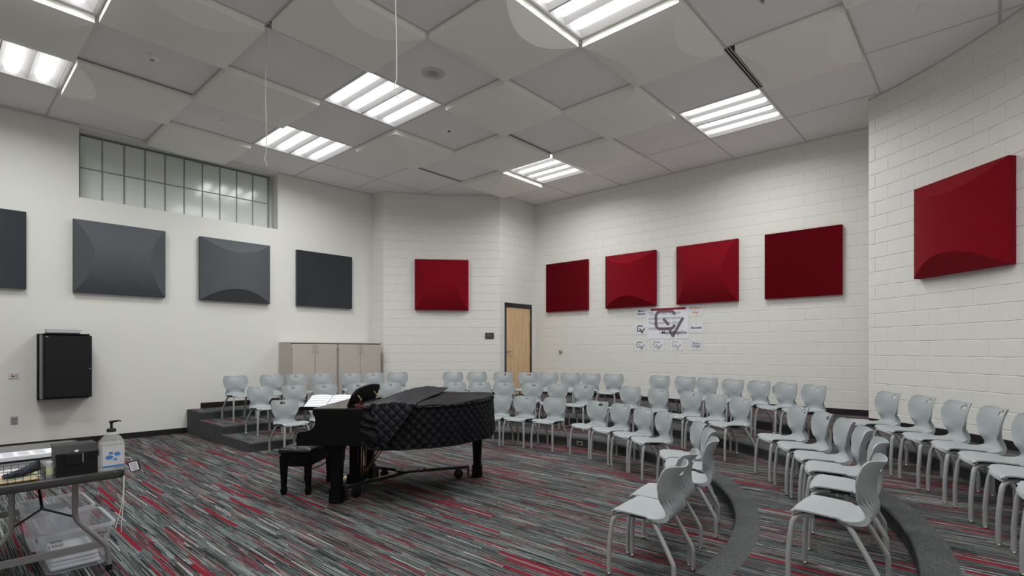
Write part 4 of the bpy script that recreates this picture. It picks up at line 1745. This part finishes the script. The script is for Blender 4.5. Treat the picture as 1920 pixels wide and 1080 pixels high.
SM = [('small poster with navy lettering, top of the column before the big quotation poster', -0.841, -0.565, 2.255, 2.474, 'men'),
      ('small poster with bold black emblem in the column before the quotation poster', -0.853, -0.563, 1.885, 2.120, 'cv'),
      ('small doodled poster with grey emblem, bottom row, before all others', -0.853, -0.575, 1.532, 1.756, 'cvg'),
      ('small doodled poster in the bottom row, second along from the door', -0.449, -0.150, 1.533, 1.762, 'cvl'),
      ('small poster with thin outlined emblem, bottom row under the quotation poster', -0.013, 0.274, 1.539, 1.757, 'cvt'),
      ('small poster with two lettered words, end of the bottom row', 0.425, 0.697, 1.545, 1.752, 'bravo'),
      ('small poster with one bold black word beside the quotation poster', 0.425, 0.690, 1.90, 2.108, 'encore'),
      ('small poster with orange lettering beside the red header strip', 0.402, 0.686, 2.245, 2.468, 'orange')]
for (lb, s0, s1, z0, z1, kd) in SM:
    t, wd, ht = sheet_thing('small_poster', lb, s0, s1, z0, z1, 'student posters around the quotation poster')
    mb = MB()
    rnd = random.Random(kd)
    nd = {'cvt': 14, 'encore': 46}.get(kd, 60)
    for _ in range(nd):
        x, z = rnd.uniform(-wd / 2 + 0.012, wd / 2 - 0.012), rnd.uniform(0.012, ht - 0.012)
        if abs(x) < wd * 0.33 and abs(z - ht / 2) < ht * 0.27:
            continue
        a = rnd.uniform(0, PI)
        l_ = rnd.uniform(0.006, 0.016)
        ribbon(mb, [(x, z), (x + l_ * math.cos(a), z + l_ * math.sin(a))], 0.0065, M['greyink'], -0.0018)
    mb.obj('doodles', M['greyink'], t)
    if kd in ('cv', 'cvg', 'cvl', 'cvt', 'orange', 'bravo'):
        mb = MB()
        mm = {'cv': 'ink', 'cvg': 'greyink', 'cvl': 'greyink', 'cvt': 'greyink', 'orange': 'lightink', 'bravo': 'lightink'}[kd]
        emblem(mb, -0.03, ht * 0.58, 0.135, M[mm], -0.0021, {'cv': 0.17, 'cvg': 0.16, 'cvl': 0.12}.get(kd, 0.07))
        mb.obj('emblem', M[mm], t)
    if kd == 'cvt':
        mb = MB()
        ribbon(mb, [(-0.11, ht * 0.42), (0.11, ht * 0.43)], 0.006, M['greyink'], -0.0022)
        mb.obj('underline', M['greyink'], t)
    words = {'men': [("Men's", 0.066, 'navyink', 0.68), ('Chorus', 0.066, 'navyink', 0.40)], 'encore': [('Encore', 0.075, 'ink', 0.50)], 'bravo': [('Bravo', 0.062, 'greyink', 0.66), ('Treble', 0.062, 'greyink', 0.38)],
             'orange': [('Concert', 0.066, 'orange', 0.74), ('Choir', 0.060, 'orange', 0.32)]}.get(kd, [])
    for (wtxt, sz, mm, fz) in words:
        text('lettering', wtxt, sz, M[mm], t, (0, -0.0026, ht * fz), bold=0.002)

# ------------------------------------------------------------------ folding table
TK = Vector((-2.755, 3.535))
# local x along -A from the corner (towards the camera), local y along B (towards the painted wall)
tab_rz = ang(-A)
TW, TLn, TZ = 0.76, 1.83, 0.74


def tl(x, y):
    """table-local (along the short end, towards the wall) to room coordinates"""
    return TK - A * x + B * y


# local axes: X = -A, Y = rot2(-A) = -B, so a point (x, y towards the wall) has local y = -y
table = thing('folding_table', 'grey-topped folding table with black edge, its short end to the piano', 'table', (TK.x, TK.y, 0), tab_rz)
def rrect(x0, x1, y0, y1, r, n=6):
    pts = []
    for (cx_, cy_, a0) in ((x1 - r, y1 - r, 0), (x0 + r, y1 - r, 90), (x0 + r, y0 + r, 180), (x1 - r, y0 + r, 270)):
        for k in range(n + 1):
            a = math.radians(a0 + 90 * k / n)
            pts.append((cx_ + r * math.cos(a), cy_ + r * math.sin(a)))
    return pts


mb = MB()
mb.prism(rrect(0.012, TW - 0.012, -TLn + 0.012, -0.012, 0.06), TZ - 0.01, TZ, M['tabletop'])
mb.obj('table_top', M['tabletop'], table)
mb = MB()
o1, o2 = rrect(0, TW, -TLn, 0, 0.07), rrect(0.03, TW - 0.03, -TLn + 0.03, -0.03, 0.06)
o3 = rrect(0.008, TW - 0.008, -TLn + 0.008, -0.008, 0.066)
mb.grid([[(x, y, TZ - 0.055) for x, y in o2], [(x, y, TZ - 0.050) for x, y in o1], [(x, y, TZ - 0.012) for x, y in o1], [(x, y, TZ + 0.0006) for x, y in o3], [(x, y, TZ + 0.0006) for x, y in o2]], M['tableedge'], True)
mb.face([mb.bm.verts.new((x, y, TZ - 0.05)) for x, y in o2][::-1], M['tableedge'])
mb.obj('edge_band', M['tableedge'], table, 40)
for yy, sg in ((-0.275, 1), (-1.70, -1)):
    for x, sx in ((0.227, -1), (0.533, 1)):
        mb = MB()
        pth = smooth_path([(x, yy, TZ - 0.05), (x, yy, 0.52), (x, yy, 0.44), (x + sx * 0.022, yy, 0.37), (x + sx * 0.14, yy, 0.215), (x + sx * 0.172, yy, 0.15), (x + sx * 0.182, yy, 0.035)], 4)
        mb.tube(pth, 0.0165, M['tableleg'], 10)
        lg = mb.obj('leg', M['tableleg'], table, 60)
        mb = MB()
        mb.lathe([(0.019, 0.0), (0.019, 0.04)], M['black'], 12, (x + sx * 0.182, yy, 0))
        mb.obj('leg_cap', M['black'], lg, 40)
    mb = MB()
    mb.box((0.38, yy, 0.195), (0.60, 0.012, 0.05), M['tableleg'], 0.003)
    mb.obj('cross_bar', M['tableleg'], table)
    mb = MB()
    mb.tube([(0.388, yy - sg * 0.33, TZ - 0.05), (0.388, yy - sg * 0.05, 0.52), (0.388, yy - sg * 0.04, 0.495)], 0.009, M['darkmetal'], 8)
    mb.tube([(0.388, yy - sg * 0.04, 0.50), (0.227, yy, 0.415)], 0.007, M['darkmetal'], 8)
    mb.tube([(0.388, yy - sg * 0.04, 0.50), (0.533, yy, 0.415)], 0.007, M['darkmetal'], 8)
    mb.obj('folding_brace', M['darkmetal'], table)


def at_table(x, y, z=TZ + 0.0012):
    p = tl(x, y)
    return (p.x, p.y, z)


TRZ = ang(A)      # things on the table: local x along A (to the right along the short end), local y towards the wall
# file box
fb = thing('file_box', 'black plastic card file box with sloping flip lid on the table', 'box', at_table(0.350, 0.045), TRZ)
bw, bd, bh = 0.205, 0.20, 0.185
mb = MB()
mb.prism([(0, 0), (bd, 0), (bd, bh), (0.06, bh), (0, bh - 0.045)], 0, bw, M['black'], 'x')
mb.obj('body', M['black'], fb)
mb = MB()
mb.prism([(-0.006, bh - 0.075), (-0.006, bh - 0.040), (0.058, bh + 0.005), (bd + 0.004, bh + 0.005), (bd + 0.004, bh - 0.006), (0.06, bh - 0.006), (0.0, bh - 0.046), (0.0, bh - 0.075)], -0.004, bw + 0.004, M['black'], 'x')
ld = mb.obj('flip_lid', M['black'], fb)
mb = MB()
mb.lohi((0.045, -0.0095, bh - 0.115), (0.125, -0.006, bh - 0.045), M['black'], 0.003)
mb.obj('latch_tab', M['black'], ld)
mb = MB()
mb.lohi((0.127, -0.0105, bh - 0.105), (0.130, -0.0075, bh - 0.045), M['lightink'])
mb.lohi((0.09, 0.0, bh - 0.036), (0.108, 0.014, bh - 0.026), M['paper'])
mb.obj('seam', M['lightink'], ld)
# sanitiser bottle
bt = thing('sanitizer_bottle', 'big clear pump bottle of hand gel with blue-spotted label', 'bottle', at_table(0.072, 0.055), TRZ)
mb = MB()
def rsq(hw, hd, z, r=0.35, n=5):
    return [(x, y, z) for x, y in rrect(-hw, hw, -hd, hd, min(hw, hd) * r, n)]


secs = [(0.062, 0.044, 0.002), (0.067, 0.049, 0.010), (0.067, 0.049, 0.17), (0.064, 0.047, 0.195), (0.050, 0.040, 0.222), (0.030, 0.028, 0.243), (0.023, 0.023, 0.250), (0.023, 0.023, 0.262)]
vs = mb.grid([rsq(a, b, z, 0.4 if z < 0.2 else 0.9) for a, b, z in secs], M['bottle'], True)
mb.face(vs[0], M['bottle'])
mb.face(vs[-1], M['bottle'])
mb.obj('bottle_body', M['bottle'], bt, 50)
mb = MB()
vs = mb.grid([rsq(a - 0.004, b - 0.004, z, 0.4) for a, b, z in ((0.064, 0.047, 0.008), (0.066, 0.048, 0.02), (0.066, 0.048, 0.185))], M['gel'], True)
mb.face(vs[0], M['gel'])
mb.face(vs[-1], M['gel'])
mb.obj('gel', M['gel'], bt, 50)
mb = MB()
mb.lohi((-0.056, -0.0525, 0.028), (0.060, -0.0495, 0.165), M['label'])
lab = mb.obj('label', M['label'], bt)
mb = MB()
mb.lohi((-0.056, -0.0535, 0.028), (0.060, -0.0526, 0.040), M['blue'])
mb.obj('label_band', M['blue'], lab)
for k, (x, z, rx, rz_) in enumerate(((-0.012, 0.122, 0.012, 0.008), (0.022, 0.113, 0.017, 0.013), (-0.020, 0.094, 0.020, 0.014), (0.012, 0.078, 0.010, 0.008))):
    mb = MB()
    pts = [(x + rx * math.cos(a * PI / 8), z + rz_ * math.sin(a * PI / 8)) for a in range(16)]
    mb.face([mb.bm.verts.new((px_, -0.0532, pz)) for px_, pz in pts], M['blue'])
    mb.obj('label_spot', M['blue'], lab)
mb = MB()
mb.lathe([(0.026, 0.258), (0.026, 0.275), (0.020, 0.28), (0.008, 0.281), (0.007, 0.312), (0.011, 0.313), (0.011, 0.322)], M['black'], 16)
mb.tube([(-0.012, 0, 0.324), (0.012, 0, 0.326), (0.040, 0, 0.328), (0.052, 0, 0.324)], [0.007, 0.008, 0.005, 0.004], M['black'], 8)
mb.obj('pump', M['black'], bt, 50)
# small black bottle
sb = thing('black_tube', 'small black spray tube standing behind the gel bottle', 'bottle', at_table(-0.0 + 0.018, 0.150), TRZ)
mb = MB()
mb.lathe([(0.016, 0), (0.018, 0.004), (0.018, 0.085), (0.016, 0.088)], M['black'], 14)
mb.obj('body', M['black'], sb, 50)
mb = MB()
mb.lathe([(0.013, 0.0885), (0.013, 0.105), (0.010, 0.108)], M['black'], 14)
mb.obj('cap', M['black'], sb, 50)
# hanging tag on the corner
tg = thing('price_tag', 'white tag in a black frame hanging off the table corner', 'tag', at_table(-0.045, 0.02, 0.752), TRZ - 0.5)
mb = MB()
mb.box((0, 0, 0), (0.062, 0.006, 0.072), M['black'], 0.001, Matrix.Rotation(-0.25, 3, 'Y'))
mb.obj('tag_frame', M['black'], tg)
mb = MB()
mb.box((0, -0.0035, 0), (0.050, 0.001, 0.060), M['paper'], 0, Matrix.Rotation(-0.25, 3, 'Y'))
mb.obj('tag_card', M['paper'], tg)
mb = MB()
for k in range(4):
    mb.box(Matrix.Rotation(-0.25, 3, 'Y') @ Vector((0, -0.0042, 0.018 - k * 0.012)), (0.034, 0.0006, 0.004), M['greyink'], 0, Matrix.Rotation(-0.25, 3, 'Y'))
mb.obj('print', M['greyink'], tg)
mb = MB()
mb.tube([(-0.01, 0, 0.033), (-0.025, 0.01, 0.06), (-0.075, 0.03, 0.062)], 0.0018, M['cord'], 6)
mb.obj('wire_hook', M['cord'], tg)
# string
st = thing('white_string', 'loop of white string hanging from the table corner to the bins', 'string', at_table(0.03, 0.02, 0.0), TRZ)
mb = MB()
mb.tube(smooth_path([(0.012, -0.024, 0.70), (0.006, -0.03, 0.55), (-0.012, -0.035, 0.45), (-0.035, -0.04, 0.36)], 4), 0.0025, M['cord'], 6)
mb.tube(smooth_path([(0.016, -0.024, 0.70), (0.010, -0.03, 0.52), (0.002, -0.035, 0.44), (-0.004, -0.04, 0.33)], 4), 0.0025, M['cord'], 6)
mb.obj('string', M['cord'], st)
# papers on a binder at the far side
bd_ = thing('open_binder', 'black binder with a thick stack of printed white pages on the table', 'binder', at_table(0.62, 0.88), TRZ)
mb = MB()
mb.lohi((-0.01, -0.01, 0), (0.40, 0.27, 0.012), M['black'], 0.003)
mb.obj('binder_cover', M['black'], bd_)
mb = MB()
for k in range(4):
    mb.lohi((0.0 + 0.002 * (k % 2), 0.0, 0.0125 + k * 0.007), (0.375 - 0.002 * k, 0.255, 0.019 + k * 0.007), M['paper'])
pgs = mb.obj('pages', M['paper'], bd_)
mb = MB()
for k in range(12):
    for c_ in range(3):
        x0 = 0.09 + c_ * 0.085
        y = 0.03 + k * 0.018
        mb.quad([(x0, y, 0.0405), (x0 + 0.06, y, 0.0405), (x0 + 0.06, y + 0.006, 0.0405), (x0, y + 0.006, 0.0405)], M['lightink'])
mb.obj('print', M['lightink'], pgs)
mk = thing('beige_roll', 'small beige tape roll behind the black file box', 'tape', at_table(0.28, 0.66), TRZ)
mb = MB()
mb.tube([(0, 0, 0.032), (0.07, 0.0, 0.032)], 0.032, M['putty'], 16)
mb.obj('roll', M['putty'], mk, 50)
mb = MB()
mb.tube([(0.0702, 0, 0.032), (0.085, 0, 0.032)], 0.014, M['black'], 12)
mb.obj('core', M['black'], mk, 50)
# yellowish jar beside the file box
jr = thing('cream_jar', 'small clear jar with greenish label beside the file box', 'jar', at_table(0.3765, 0.10), TRZ)
mb = MB()
mb.lathe([(0.020, 0), (0.022, 0.004), (0.022, 0.075), (0.018, 0.085)], M['bottle'], 16)
mb.obj('glass', M['bottle'], jr, 50)
mb = MB()
mb.lathe([(0.0226, 0.02), (0.0226, 0.06)], M['limepaper'], 16)
mb.obj('label', M['limepaper'], jr, 50)
mb = MB()
mb.lathe([(0.020, 0.0852), (0.020, 0.098)], M['whiteplate'], 16)
mb.obj('lid', M['whiteplate'], jr, 50)
# wire basket with papers
wb = thing('wire_basket', 'black wire letter tray at the table edge', 'tray', at_table(0.735, 0.035), TRZ)
mb = MB()
X0, X1, Y0, Y1, HT = 0.0, 0.335, 0.0, 0.25, 0.075
for z in (0.003, 0.04, HT):
    mb.tube([(X0, Y0, z), (X1, Y0, z), (X1, Y1, z), (X0, Y1, z), (X0, Y0, z)], 0.0016 if z < HT else 0.0025, M['black'], 5)
for k in range(11):
    x = X0 + (X1 - X0) * k / 10
    for y in (Y0, Y1):
        mb.tube([(x, y, 0.003), (x, y, HT)], 0.0012, M['black'], 4)
    mb.tube([(x, Y0, 0.003), (x, Y1, 0.003)], 0.0012, M['black'], 4)
for k in range(1, 7):
    y = Y0 + (Y1 - Y0) * k / 7
    for x in (X0, X1):
        mb.tube([(x, y, 0.003), (x, y, HT)], 0.0012, M['black'], 4)
mb.obj('wires', M['black'], wb)
for nm, lb, mm, dx, dy, z, r_ in (('yellow_folder', 'yellow folder lying at the bottom of the wire tray', 'yellowpaper', 0.012, 0.012, 0.007, 0.0),
                                 ('pale_folder', 'pale green and pink folder on top in the wire tray', 'limepaper', 0.02, 0.03, 0.020, 0.03)):
    p = at_table(0.735 - dx, 0.035 + dy, TZ + z)
    t = thing(nm, lb, 'folder', p, TRZ + r_)
    mb = MB()
    mb.lohi((0, 0, 0), (0.295, 0.205, 0.008), M[mm], 0.001)
    mb.obj('cover', M[mm], t)
    mb = MB()
    if mm == 'limepaper':
        mb.lohi((0.02, 0.02, 0.0082), (0.15, 0.18, 0.009), M['pinkpaper'])
        mb.lohi((0.17, 0.03, 0.0082), (0.27, 0.18, 0.009), M['yellowpaper'])
        mb.obj('printed_panel', M['pinkpaper'], t)
    else:
        mb.lohi((0.004, 0.004, 0.0082), (0.285, 0.195, 0.0105), M['paper'])
        mb.obj('sheets', M['paper'], t)
t = thing('loose_sheets', 'white sheets lying behind the wire tray', 'papers', at_table(0.76, 0.30), TRZ + 0.08)
mb = MB()
mb.lohi((0, 0, 0), (0.33, 0.22, 0.006), M['paper'])
mb.obj('sheets', M['paper'], t)
# dark cloth case in the tray
p = at_table(0.585, 0.065, TZ + 0.030)
t = thing('cloth_case', 'crumpled dark navy cloth pouch lying in the wire tray', 'pouch', p, TRZ)
mb = MB()
rows = []
for k in range(15):
    f = k / 14
    c = Vector((0.0 + 0.145 * f, 0.02 + 0.03 * f, 0.012 + 0.034 * f ** 2))
    r0_, r1_ = 0.018 + 0.024 * math.sin(PI * min(1, f * 0.9 + 0.1)) + 0.003 * math.sin(k * 2.1), 0.010 + 0.026 * f
    rows.append([(c.x + 0.004 * math.sin(a), c.y + r0_ * math.cos(a * PI / 6) * (1 + 0.12 * math.sin(a * 2 + k)), c.z + r1_ * 0.8 * math.sin(a * PI / 6) * (1 + 0.10 * math.cos(a * 3 + k))) for a in range(12)])
vs = mb.grid(rows, M['fabric'], True)
mb.face(vs[0])
mb.face(vs[-1])
mb.obj('pouch', M['fabric'], t, 60).scale = (1.15, 1.2, 1.25)

# ------------------------------------------------------------------ clear bins under the table
def bin_(label, x, y, rz, words):
    p = tl(x, y)
    t = thing('storage_bin', label, 'bin', (p.x, p.y, 0.001), TRZ + PI / 2 + rz, 'clear plastic bins under the table')
    lx, ly, h = 0.56, 0.40, 0.30
    mb = MB()
    secs = []
    for (sx, sy, z) in ((lx * 0.41, ly * 0.40, 0.0), (lx * 0.42, ly * 0.41, 0.008), (lx * 0.49, ly * 0.485, h - 0.02)):
        secs.append([(a, b, z) for a, b in rrect(-sx, sx, -sy, sy, 0.05, 4)])
    vs = mb.grid(secs, M['clear'], True)
    mb.face(vs[0], M['clear'])
    mb.obj('walls', M['clear'], t, 50)
    mb = MB()
    o1, o2 = rrect(-lx * 0.49, lx * 0.49, -ly * 0.485, ly * 0.485, 0.05, 4), rrect(-lx * 0.525, lx * 0.525, -ly * 0.535, ly * 0.535, 0.06, 4)
    mb.grid([[(a, b, h - 0.02) for a, b in o1], [(a, b, h) for a, b in o1], [(a, b, h) for a, b in o2], [(a, b, h - 0.022) for a, b in o2]], M['clearrim'], True)
    mb.obj('rim', M['clearrim'], t, 40)
    for (w_, side, dz) in words:
        if side == 'r':
            text('handwriting', w_, 0.025, M['ink'], t, (-lx * 0.487, -0.115, h - dz), rot=(0.05, 0, -PI / 2))
        elif side == 'l':
            text('handwriting', w_, 0.038, M['ink'], t, (0.0, ly * 0.470, h - dz), rot=(-0.05, 0, 0))
        else:
            text('handwriting', w_, 0.025, M['ink'], t, (-lx * 0.487, 0.115, h - dz), rot=(0.05, 0, -PI / 2))
    return t


b1 = bin_('clear plastic bin nearer the camera under the table, handwriting on its sides', 0.192, 0.674, 0.0, [('GVHS', 'f', 0.065), ('LARGE', 'f', 0.092), ('HARPER', 'r', 0.065), ('KIDS', 'r', 0.092), ('KEENAN', 'l', 0.065), ('BOX A', 'l', 0.105)])
b2 = bin_('clear plastic bin deeper under the table, behind the other one', 0.202, 1.32, 0.0, [('SMALL', 'l', 0.065), ('BOX B', 'l', 0.105)])
q = b1.location
t = thing('folded_shirts', 'pile of pale blue-white folded cloth inside the front clear bin', 'cloth', (q.x, q.y, 0.012), TRZ + PI / 2)
mb = MB()
for k in range(4):
    mb.box((0.0 + 0.01 * (k % 2), 0, 0.013 + k * 0.026), (0.40 - 0.02 * k, 0.27 - 0.01 * k, 0.024), M['paper'], 0.009)
mb.obj('fold', M['paper'], t, 50)
